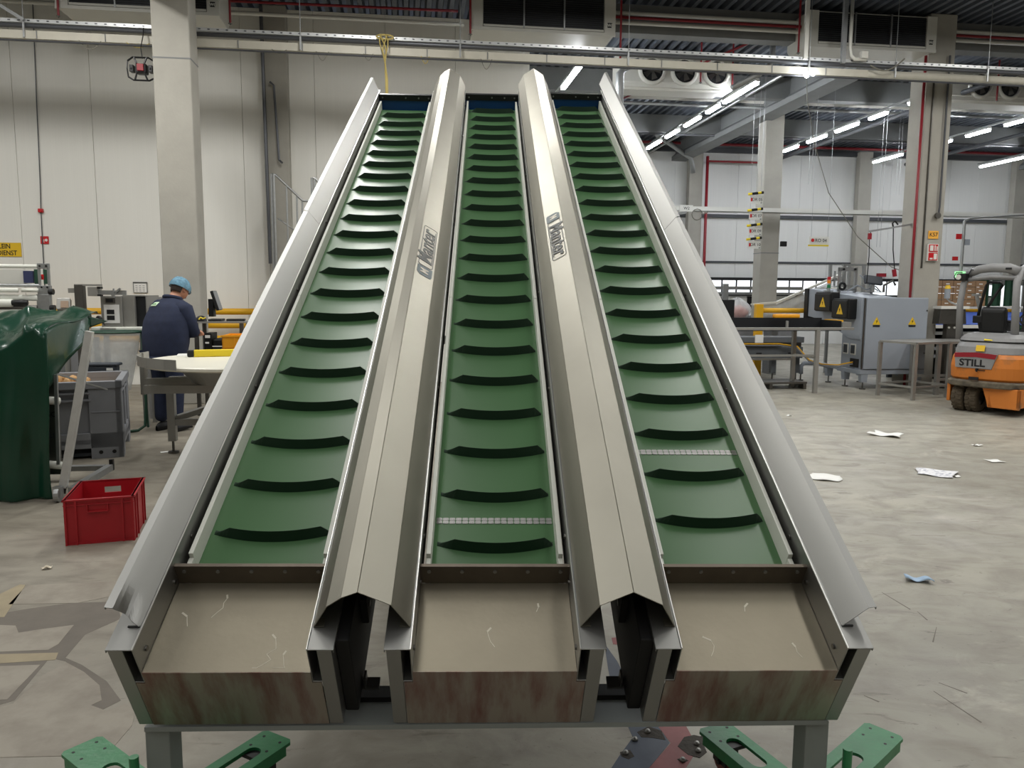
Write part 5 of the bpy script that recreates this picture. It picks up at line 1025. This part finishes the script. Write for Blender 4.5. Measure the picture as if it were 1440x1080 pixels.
# hanging number signs
for k, (z, tx) in enumerate(((3.50,'OR 05'),(3.17,'OR 07'),(2.86,'OR 09'),(2.58,'OR 10'))):
    t, m, Mx = bt('hanging_sign', 'hanging sign %s under a yellow and black bar, %s of four' % (tx, ('topmost','second from the top','third from the top','lowest')[k]), 'sign', 7.14, 15.5, z, 'hanging lane signs')
    m().bx(7.0,7.275,15.495,15.505,z-.085,z+.075).build('sign_board', WHITE, t)
    o = m().cyl((6.965,15.5,z+.10),(7.23,15.47,z+.135),.026,10).build('bar', YELPL, t); m().cyl((7.23,15.47,z+.135),(7.275,15.465,z+.141),.028,10).cyl((7.04,15.492,z+.11),(7.16,15.478,z+.126),.0275,10).build('black_band', BLACK, o)
    m().bx(7.02,7.055,15.49,15.496,z-.04,z+.03).build('red_mark', SIGNR, t); text('sign_letters', tx, INK, .085, Mx @ frame_m((7.16,15.492,z-.005),(1,0,0),(0,0,1)), t)
    m().bx(7.235,7.265,15.49,15.496,z-.075,z-.06).build('corner_print', INK, t)
    for a in (7.02,7.25): m().cyl((a,15.5,z+.07),(a,15.5,(3.50,3.17,2.86)[k-1]-.084 if k else z+2.5),.003,5).build('wire', GALV, t)
t, m, Mx = bt('hanging_sign', 'white hanging sign reading RO 04 over a yellow bar, alone before the far wall', 'sign', 8.3, 15.0, 2.64)
m().bx(8.08,8.52,14.995,15.005,2.565,2.725).build('sign_board', WHITE, t); m().cyl((8.15,14.99,2.65),(8.15,14.985,2.65),.035,14).build('red_dot', SIGNR, t); text('sign_letters', 'RO 04', INK, .095, Mx @ frame_m((8.33,14.99,2.645),(1,0,0),(0,0,1)), t); m().bx(8.06,8.50,14.985,15.0,2.53,2.56).build('yellow_bar', YELPL, t)
for a in (8.12,8.48): m().cyl((a,15,2.72),(a,15,5.8),.003,5).build('wire', GALV, t)
# signs on the wide near column
t, m, Mx = bt('column_sign', 'orange plate reading K57 on the wide near column', 'sign', 8.64, 11.99, 2.55)
m().bx(8.555,8.735,11.985,11.998,2.485,2.615).build('plate', mat('sign_orange', (240,176,70), .5), t, bevel=.003); text('lettering', 'K57', INK, .09, Mx @ frame_m((8.645,11.984,2.55),(1,0,0),(0,0,1)), t, bold=.001)
t, m, Mx = bt('hydrant_sign', 'red and white fire equipment sign on the wide near column under the orange plate', 'sign', 8.64, 11.97, 2.27)
m().bx(8.545,8.735,11.96,11.995,2.12,2.40).build('plate', WHITE, t)
for z0, z1 in ((2.27,2.39),(2.13,2.255)): m().bx(8.56,8.72,11.953,11.96,z0,z1).build('red_field', SIGNR, t)
m().bx(8.575,8.635,11.948,11.953,2.285,2.375).bx(8.655,8.675,11.948,11.953,2.285,2.375).bx(8.69,8.71,11.948,11.953,2.285,2.36).bx(8.58,8.63,11.948,11.953,2.145,2.17).bx(8.65,8.705,11.948,11.953,2.145,2.24).build('white_symbol', WHITE, t, stuff=True)
t, m, Mx = bt('swing_arm', 'thin grey swing arm with two hanging cables reaching left from the wide near column', 'arm', 7.9, 12.2, 2.65)
m().bar((8.35,12.15,2.73),(7.60,12.15,2.60),.045,.03).build('arm_bar', GALV, t); m().tube([(8.1,12.14,2.72),(8.04,12.14,2.78),(8.0,12.14,2.74),(8.02,12.14,2.66)], .014, 6).build('hook_loop', BLACK, t)
m().tube([(7.62,12.14,2.6),(7.60,12.14,2.48),(7.615,12.14,2.2),(7.60,12.14,1.75)], .008, 6).tube([(8.02,12.14,2.66),(8.04,12.14,2.3),(8.09,12.14,1.98)], .009, 6).build('hanging_cable', BLACK, t)
m().box((7.605,12.14,2.52),(.05,.04,.1)).box((8.09,12.14,1.92),(.05,.045,.12),Euler((0,R(-12),0))).build('red_plug', DKRED, t)
t, m, Mx = bt('service_post', 'thin grey post with a top arm right of the wide near column', 'post', 11.5, 15)
m().cyl((11.5,15,0),(11.5,15,3.1),.03,10).tube([(11.5,15,3.1),(11.62,15,3.15),(13.4,15,3.28)], .02, 8).build('post_tube', GALV, t)
m().bx(11.52,11.63,14.96,15.0,2.60,2.72).build('grey_box', CABG, t); m().bx(11.33,11.45,14.98,15.0,2.72,2.83).bx(11.28,11.40,14.98,15.0,2.28,2.36).build('red_sign', SIGNR, t)
t, m, Mx = bt('exit_sign', 'lit green exit sign on the thin post left of the forklift lamp', 'sign', 11.45, 14.9, 1.98)
m().bx(11.33,11.53,14.9,14.96,1.93,2.05).build('sign_case', GREENLIT, t); m().prism([(11.37,1.95),(11.41,1.98),(11.43,2.03),(11.45,1.98),(11.42,1.95)], 'y', 14.892, 14.9).build('running_symbol', WHITE, t)
tag(MB(BM).bx(14.62,14.86,22.70,22.85,2.12,2.23).build('red_plate', DKRED), 'flat dark red plate on the far wall behind the swing arm cable', 'plate')
tag(MB(BM).bx(8.05,8.13,17.27,17.30,2.56,2.66).bx(8.02,8.16,17.25,17.27,2.54,2.60).build('wall_lamp', BLACK, bevel=.008), 'small black floodlight on the side of the middle far column', 'lamp') if 0 else None
o = tag(MB(BM).box((8.66,17.25,2.72),(.14,.08,.12)).build('flood_lamp', BLACK, bevel=.012), 'small black flood lamp on the right side of the narrow column behind the hanging signs', 'lamp')
tag(MB(BM).box((7.87,17.2,3.56),(.12,.1,.14)).build('speaker', DKST, bevel=.03), 'small dark loudspeaker resting on the cable ladder before the narrow column', 'speaker') if 0 else None
# --- forklift
TYRE = mat('dusty_tyre', (84,74,60), .85, 0, var=.2, vscale=14)
FW = Vector((.888,.46,0)); FRr = Vector((.46,-.888,0))
FC = bw(7.40, 9.16, 0); fx = HA*FRr.x + PB*FRr.y; fy = HA*FW.x + PB*FW.y
t = thing('forklift', 'orange and grey electric forklift with overhead guard at the right edge', 'forklift', FC, math.atan2(fx.y, fx.x))
def outline(w, r, y0, L):                          # rounded rear plan outline, from far-left front round the rear to the right front
    return [(-w, L)] + [(-w + r + r*math.cos(a), y0 + r + r*math.sin(a)) for a in [PI + PI/2*k/7 for k in range(8)]] + [(w - r + r*math.cos(a), y0 + r + r*math.sin(a)) for a in [1.5*PI + PI/2*k/7 for k in range(8)]] + [(w, L)]
def loft(levels, m_, name, parent, smooth=True, bevel=0):
    vs = []; fs = []; n = None
    for (w, r, y0, L, z) in levels:
        o_ = outline(w, r, y0, L); n = len(o_); vs += [(x, y, z) for x, y in o_]
    for j in range(len(levels)-1):
        for i in range(n): fs.append((j*n+i, j*n+(i+1)%n, (j+1)*n+(i+1)%n, (j+1)*n+i))
    fs.append(tuple(range(n))[::-1]); fs.append(tuple((len(levels)-1)*n+i for i in range(n)))
    return MB().add(vs, fs).build(name, m_, parent, bevel=bevel)
cw_ = loft([(.47,.30,.06,1.1,.43),(.48,.30,.02,1.1,.47),(.48,.30,.0,1.1,.62),(.465,.30,.01,1.1,.74),(.45,.30,.05,1.1,.80)], ORANGE, 'counterweight', t, bevel=.01)
loft([(.485,.30,-.02,1.1,.355),(.495,.30,-.03,1.1,.37),(.495,.30,-.03,1.1,.42),(.48,.30,.0,1.1,.44)], DIRT, 'bumper_band', t)
loft([(.455,.30,.04,1.1,.79),(.445,.30,.06,1.1,.88),(.42,.28,.12,1.1,.95)], TRUCKG, 'engine_hood', t, bevel=.012)
loft([(.43,.28,.11,1.1,.955),(.42,.28,.13,1.1,1.0),(.37,.25,.2,1.1,1.045),(.3,.2,.28,1.05,1.06)], TRUCKG, 'seat_deck', t)
loft([(.432,.28,.105,1.1,.945),(.432,.28,.105,1.1,.958)], BLACK, 'hood_gap', t)
sk = MB()                                           # skirt with the wheel opening
sk.bx(-.475,-.43,.16,1.1,.12,.36).bx(.10,.475,.05,.09,.10,.36).bx(.435,.475,.05,1.1,.12,.36).prism([(.02,.36),(.10,.36),(.16,.10),(.10,.10),(.075,.2)], 'y', .05, .09); sk.build('skirt', ORANGE, t, bevel=.008)
MB().bx(-.42,.43,.40,1.1,.12,.36).build('underframe', INK, t)
def tyre(x):
    X = Matrix.Translation((x,.26,.19)) @ Matrix.Rotation(R(90), 4, 'Y')
    w_ = MB().lathe([(.09,-.07),(.165,-.075),(.188,-.06),(.19,0),(.188,.06),(.165,.075),(.09,.07)], 32, X).build('wheel', TYRE, t, smooth=True)
    tr = MB()
    for k in range(20):
        a = 2*PI*k/20
        for s in (-1,1): q = X @ Matrix.Rotation(a + (.07 if s > 0 else 0), 4, 'Z'); tr.add([q @ Vector(v) for v in ((.186,-.07 if s<0 else .0,s*.0) if 0 else (.184,-.014,s*.012),(.184,.014,s*.012),(.184,.014,s*.068),(.184,-.014,s*.068),(.199,-.012,s*.014),(.199,.012,s*.014),(.197,.012,s*.064),(.197,-.012,s*.064))], [(4,5,6,7),(0,1,5,4),(1,2,6,5),(2,3,7,6),(3,0,4,7)])
    tr.build('tread', TYRE, w_, stuff=True); MB().lathe([(0,-.05),(.09,-.055),(.09,.055),(0,.05)], 20, X).build('rim', DKST, w_)
tyre(-.31); tyre(-.135)
MB().prism([(-.33,.80),(.20,.80),(.14,.60),(-.31,.60)], 'y', -.012, .03).build('name_plate', TRUCKG, t, bevel=.008)
npl = bpy.data.objects['name_plate']
vs = [(-.325,.795),(-.06,.812),(.195,.795),(.175,.735),(-.06,.75),(-.325,.735)]
MB().prism(vs, 'y', -.017, -.010).build('red_band', DKRED, npl); text('plate_letters', 'STILL', INK, .125, frame_m((-.10,-.0135,.668),(1,0,0),(0,0,1)), npl, bold=.004, sx=1.12)
MB().prism([(-.05,.585),(-.02,.585),(-.02,.60),(-.05,.60)], 'y', -.02, .0).cyl((-.035,-.015,.56),(-.035,-.015,.60),.012,8).bx(-.06,.06,-.01,.01,.575,.585).build('tow_pin', BLACK, t)
MB().bx(-.12,.0,-.035,-.02,.45,.49).build('socket', INK, t)
MB(frame_m((-.03,.038,.865),(1,0,0),(0,.25,1))).bx(-.055,.055,-.04,.04,0,.004).build('yellow_sticker', SIGNY, t); MB(frame_m((.02,.15,.995),(1,.1,0),(0,1,.7))).bx(-.05,.05,-.05,.06,0,.006).build('yellow_sticker', YELPL, t)
gp = MB()
gp.tube([(-.44,.32,.96),(-.45,.30,1.45),(-.43,.32,1.72),(-.39,.42,1.86),(-.34,.60,1.905)], [.045,.04,.04,.042,.045], 10); gp.tube([(.25,.32,.96),(.24,.30,1.45),(.225,.32,1.72),(.21,.42,1.86),(.20,.60,1.905)], [.05,.045,.045,.055,.06], 10)
gp.tube([(-.40,.38,1.84),(-.26,.36,1.90),(-.1,.35,1.92),(.1,.36,1.91),(.22,.38,1.86)], [.05,.055,.06,.065,.065], 10); gp.tube([(-.42,.34,1.76),(-.1,.33,1.80),(.22,.34,1.78)], .028, 8)
gp.tube([(-.32,.55,1.90),(-.34,1.3,1.93),(-.36,1.75,1.88),(-.38,1.85,1.0)], .04, 8); gp.tube([(.20,.55,1.90),(.24,1.3,1.93),(.28,1.75,1.88),(.32,1.85,1.0)], .04, 8)
for y in (.75,.95,1.15,1.35): gp.bar((-.33,y,1.92),(.22,y,1.92),.03)
gp.build('overhead_guard', TRUCKG, t, smooth=True)
MB().bx(.09,.16,.285,.30,1.89,1.915).build('maker_mark', INK, t)
lm = MB().box((-.44,.30,1.80),(.13,.11,.10)).build('work_lamp', BLACK, t, bevel=.015); MB().tube([(-.37,.30,1.83),(-.34,.31,1.90),(-.30,.33,1.88)], .008, 6).build('lamp_cable', BLACK, lm); MB().tube([(-.50,.24,1.76),(-.52,.23,1.80),(-.50,.24,1.86),(-.42,.24,1.86)], .008, 6).build('lamp_cage', BLACK, lm); MB().cyl((-.47,.245,1.80),(-.47,.24,1.80),.035,12).build('lamp_lens', WCASE, lm)
st = MB().box((-.06,.66,1.14),(.32,.42,.12)).build('seat', BLACK, t, bevel=.04); MB().prism([(.40,1.06),(.54,1.06),(.50,1.38),(.42,1.41),(.38,1.36)], 'x', -.22, .08).build('seat_back', BLACK, st, bevel=.03)
MB().tube([(-.22,.50,1.0),(-.27,.50,1.20),(-.29,.5,1.24)], .03, 8).tube([(-.30,.5,1.24),(-.27,.5,1.45),(-.22,.5,1.69),(-.19,.5,1.73),(-.04,.5,1.73),(-.02,.5,1.69),(-.12,.5,1.52),(-.21,.5,1.34),(-.25,.5,1.24)], .02, 8).tube([(-.3,.5,1.22),(.16,.5,1.21)], .02, 8).build('restraint_bar', BLACK, t, smooth=True)
MB().bx(-.35,-.22,.46,.54,1.18,1.28).build('bar_hinge', BLACK, t, bevel=.01); MB().bar((-.44,.6,1.56),(-.33,.6,1.56),.03).bar((-.38,.6,1.55),(-.30,.6,1.28),.035).build('lever_post', GALV, t)
MB().bx(-.46,.46,1.1,1.9,.12,.40).bx(-.46,-.40,1.1,1.9,.40,.9).bx(.40,.46,1.1,1.9,.40,.9).build('chassis', ORANGE, t, bevel=.01); MB().bx(-.40,.40,1.1,1.85,.40,.48).bx(-.40,.40,1.75,1.88,.48,1.05).build('foot_well', INK, t)
MB().tube([(.0,1.6,1.0),(.02,1.45,1.22)], .025, 8).tube([(.02+.16*math.cos(k*PI/8),1.42+.1*math.sin(k*PI/8),1.24+.1*math.sin(k*PI/8)) for k in range(16)], .014, 6, closed=True).build('steering_wheel', BLACK, t)
for x in (-.42,.42):
    X = Matrix.Translation((x,1.55,.23)) @ Matrix.Rotation(R(90), 4, 'Y')
    w_ = MB().lathe([(.11,-.07),(.21,-.075),(.23,-.05),(.23,.05),(.21,.075),(.11,.07)], 28, X).build('wheel', RUBBER, t, smooth=True); MB().lathe([(0,-.05),(.11,-.05),(.11,.05),(0,.05)], 16, X).build('rim', DKST, w_)
for x in (-.28,.28): MB().bx(x-.05,x+.05,1.95,2.08,.08,2.05).build('mast', DKST, t); MB().bx(x-.06,x+.06,2.12,3.2,.05,.09).build('fork', DKST, t)
MB().bx(-.33,.33,1.97,2.06,1.95,2.05).bx(-.33,.33,1.97,2.06,.4,.5).bx(-.45,.45,2.08,2.12,.15,.5).build('carriage', DKST, t)

# ================================================================ floor: patches, litter, dollies
def patch(name, pts, m, th=.001, label=None):
    return MB().prism(pts, 'z', .0, th).build(name, m, floor)
SLAB = mat('worn_slab', (150,143,130), .55, 0, rgb2=(126,118,106), mix=(.4,.68), vscale=5, bump=.1, bscale=30); SLABD = mat('worn_slab_dark', (104,97,87), .6, 0, var=.14, vscale=6, bump=.1, bscale=30); SLABY = mat('worn_slab_yellow', (150,138,112), .6, 0, var=.12, vscale=8)
PBLUE = mat('floor_paint_blue', (78,86,100), .55, 0, var=.12, vscale=10); PRED = mat('floor_paint_red', (146,84,84), .55, 0, var=.14, vscale=10); PDARK = mat('floor_pit', (62,57,50), .75, 0, var=.25, vscale=30, bump=.4, bscale=60); PGREY = mat('floor_light', (176,174,170), .55, 0, var=.08, vscale=12, bump=.15, bscale=40)
def fl(px, py):                                    # floor point seen at a spot of the 1440x1080 frame
    d = RIGHT*((px-720)/FPX) - UP*((py-540)/FPX) + FWD; k = -EYE.z/d.z; return (EYE.x + d.x*k, EYE.y + d.y*k)
def fpatch(name, px, m, th=.001): return patch(name, [fl(*p) for p in px], m, th)
fpatch('floor_stain', [(-30,868),(40,856),(100,848),(165,846),(170,870),(120,892),(92,925),(115,935),(150,958),(170,985),(140,1000),(118,985),(128,962),(92,930),(70,925),(20,985),(-30,1000)], SLABD, .0006)
for p, mt_ in (([(12,850),(38,823),(160,818),(175,835),(110,848)], SLAB), ([(-30,878),(22,880),(26,890),(58,885),(104,879),(82,906),(68,914),(-30,918)], SLAB), ([(-30,921),(82,918),(78,928),(-30,935)], SLABY), ([(-30,938),(57,935),(10,984),(-30,985)], SLAB), ([(94,932),(118,945),(140,964),(143,985),(128,992),(150,1000),(176,990),(190,1000),(186,1020),(150,1062),(-30,1066),(-30,1002),(18,990),(60,950)], SLAB), ([(-30,868),(6,868),(36,823),(28,822),(-30,850)], SLABY)):
    fpatch('worn_slab', p, mt_, .0012)
fpatch('paint_patch', [(850,905),(868,930),(884,962),(883,1018),(922.5,1018),(942,1045),(900,1095),(850,1095),(871,1063),(890,1037),(862,975),(855,940)], PBLUE, .0008)
fpatch('paint_patch', [(923,1018),(963,1018),(973,1036),(976,1062),(955,1095),(900,1095),(943,1045)], PRED, .0008)
fpatch('paint_patch', [(860,897),(876,896),(874,907),(862,906)], PRED, .0008); fpatch('paint_patch', [(872,920),(886,922),(884,934),(874,931)], PRED, .0008)
for p in ([(896,1030),(912,1022),(930,1028),(936,1041),(918,1038),(902,1037)], [(953,1050),(962,1037),(976,1034),(985,1036),(990,1031),(997,1036),(988,1044),(994,1058),(984,1066),(968,1062)], [(872,1058),(886,1055),(892,1064),(884,1068),(874,1064)], [(952,1068),(960,1066),(968,1070),(960,1074)]):
    fpatch('floor_pit', p, PDARK, .0016)
for px, py in ((911,1030),(880,1060),(980,1047),(982,1057),(993,1036),(893,1041),(960,1070)):
    x, y = fl(px, py); tag(MB().lathe([(0,.012),(.006,.012),(.010,.006),(.011,.001),(0,.001)], 12, Matrix.Translation((x,y,0))).build('floor_bolt', STEEL, smooth=True), 'metal bolt stub, '+{911:'in the dark pit of the blue paint',880:'in the small pit at the blue paint edge',980:'upper one in the big dark pit by the red',982:'lower one in the big dark pit by the red',993:'at the tip of the big dark pit by the dolly arm',893:'alone on the blue paint edge',960:'in the tiny pit on the red paint'}[px], 'bolt', 'bolt stubs in the painted floor')
def paper(name, cx, cy, w, d, rot, label, m=PAPER, cat='paper', wave=.012, seed=1):
    rr = random.Random(seed); ph = rr.random()*6
    o = MB().grid(lambda u, v: (w*(u-.5)*(1+.12*math.sin(v*5+ph)), d*(v-.5)*(1+.1*math.sin(u*6+ph)), .006 + wave*(math.sin(u*4+ph)*math.sin(v*3+ph*.7))**2), 10, 8).build(name, m, smooth=True, solid=.001)
    x, y = fl(cx, cy); o.location = (x, y, 0); o.rotation_euler = (0,0,rot); return tag(o, label, cat)
PRINT = mat('printed_paper', (226,226,228), .7, 0, vscale=30, rgb2=(176,178,188), mix=(.5,.62))
paper('paper_sheet', 1160, 672, .25, .24, -.5, 'white paper sheet on the floor touching the right wing edge', seed=2)
paper('paper_sheet', 1246, 612, .30, .26, -.7, 'curled white paper sheet on the floor, farthest of the large ones', wave=.03, seed=3)
paper('paper_sheet', 1316, 666, .30, .28, -.6, 'torn printed paper sheet on the floor in the middle of the right side', m=PRINT, wave=.02, seed=5)
paper('paper_scrap', 1345, 671, .06, .05, .3, 'small torn scrap beside the torn printed paper sheet', seed=6)
paper('paper_sheet', 1399, 649, .13, .11, .0, 'small white paper rectangle on the floor below the forklift', wave=.004, seed=7)
paper('paper_scrap', 1374, 627, .09, .06, .2, 'small white scrap on the floor between the forklift and the papers', seed=8)
paper('paper_scrap', 1110, 585, .07, .05, .2, 'tiny white scrap on the floor near the feed table', seed=9)
paper('blue_wipe', 1291, 817, .13, .07, -.3, 'crumpled pale blue wipe on the floor at the right', m=mat('wipe_blue', (168,192,216), .8), cat='wipe', wave=.028, seed=4)
paper('paper_scrap', 66, 800, .05, .03, .5, 'small beige scrap on the floor below the red crate', m=mat('scrap_beige', (206,196,176), .8), wave=.012, seed=12)
# scratches are thin worn lines
for i, p in enumerate(((1240,833,1280,857),(1290,860,1304,872),(1313,972,1380,1016),(1320,960,1360,975),(1317,882,1312,903),(1215,978,1236,987),(1130,930,1160,960))):
    a, b = Vector(fl(p[0],p[1])), Vector(fl(p[2],p[3])); d = (b-a).normalized(); n = Vector((-d.y, d.x))*.003
    patch('scratch', [tuple(a-n*.3), tuple(b-n), tuple(b+n), tuple(a+n*.3)], SLABD, .0008)
# green dollies under the legs
DOLLY = mat('green_paint', (46,122,76), .38, 0, var=.14, vscale=11, bump=.12, bscale=50)
def dolly(cx, cy, rot, label, pin, lens):
    t = thing('machine_dolly', label, 'dolly', (cx, cy, 0), 0, 'green dollies under the conveyor legs')
    for k, az in enumerate(rot):
        M = Matrix.Rotation(az, 4, 'Z'); L = lens[k] if k < 2 else .26; w = .062
        sl = circ(0,.31,.026,8,0,PI) + circ(0,.20,.026,8,PI,2*PI)          # slot outline
        out = [(-w,.0),(w,.0),(w,L-.012),(w-.012,L),(-w+.012,L),(-w,L-.012)]
        # plate with slot: outer loop bridged to the slot
        i0 = 0
        loop = [(0,.0)] + [(0,.174)] + [sl[j] for j in range(12, -1, -1)] + [sl[j] for j in range(len(sl)-1, 12, -1)] + [(0,.174),(0,.0)]
        m = MB(M)
        right = [(0,0),(w,0),(w,L-.012),(w-.012,L),(0,L),(0,.336)] + [(.026*math.cos(a), .31+.026*math.sin(a)) for a in [PI/2-PI/2*j/4 for j in range(1,5)]] + [(.026*math.cos(a), .20+.026*math.sin(a)) for a in [0-PI/2*j/4 for j in range(0,5)]]
        if k > 1: right = [(0,0),(w,0),(w,L-.012),(w-.012,L),(0,L)]
        m.prism(right, 'z', .112, .122); m.prism([(-x, y) for x, y in right][::-1], 'z', .112, .122)
        m.bx(-w,-w+.006,.02,L-.03,.085,.112).bx(w-.006,w,.02,L-.03,.085,.112)
        arm = m.build('arm', DOLLY, t, merge=True)
        h = MB(M)
        for x, y in ((-.035,L-.03),(.035,L-.03),(-.035,L-.085),(.035,L-.085)): h.cyl((x,y,.1215),(x,y,.1228),.005,8)
        h.build('rivet_hole', INK, arm, stuff=True)
        c = MB(M).cyl((-.016,L-.07,.04),(.016,L-.07,.04),.04,16).build('caster_wheel', mat('caster_red', (120,70,60), .6) if 'caster_red' not in bpy.data.materials else bpy.data.materials['caster_red'], t)
        MB(M).bx(-.026,-.02,L-.10,L-.04,.035,.105).bx(.02,.026,L-.10,L-.04,.035,.105).bx(-.04,.04,L-.12,L-.03,.10,.112).cyl((-.032,L-.07,.04),(.032,L-.07,.04),.008,8).build('caster_fork', BLACK, c)
    MB().bx(-.085,.085,-.085,.085,.105,.124).build('hub_plate', DOLLY, t, bevel=.004)
    MB().cyl((pin[0]-cx, pin[1]-cy, .12), (pin[0]-cx, pin[1]-cy, pin[2]), .0125, 14).build('pin', DOLLY, t)
dolly(-.895, 2.012, (R(51), R(-31), R(140), R(-128)), 'green steel dolly under the left front leg of the conveyor', (-.945, 1.955, .315), (.51, .42))
dolly(.905, 2.012, (R(22), R(-49), R(120), R(-140)), 'green steel dolly under the right front leg of the conveyor', (.985, 1.955, .315), (.42, .54))
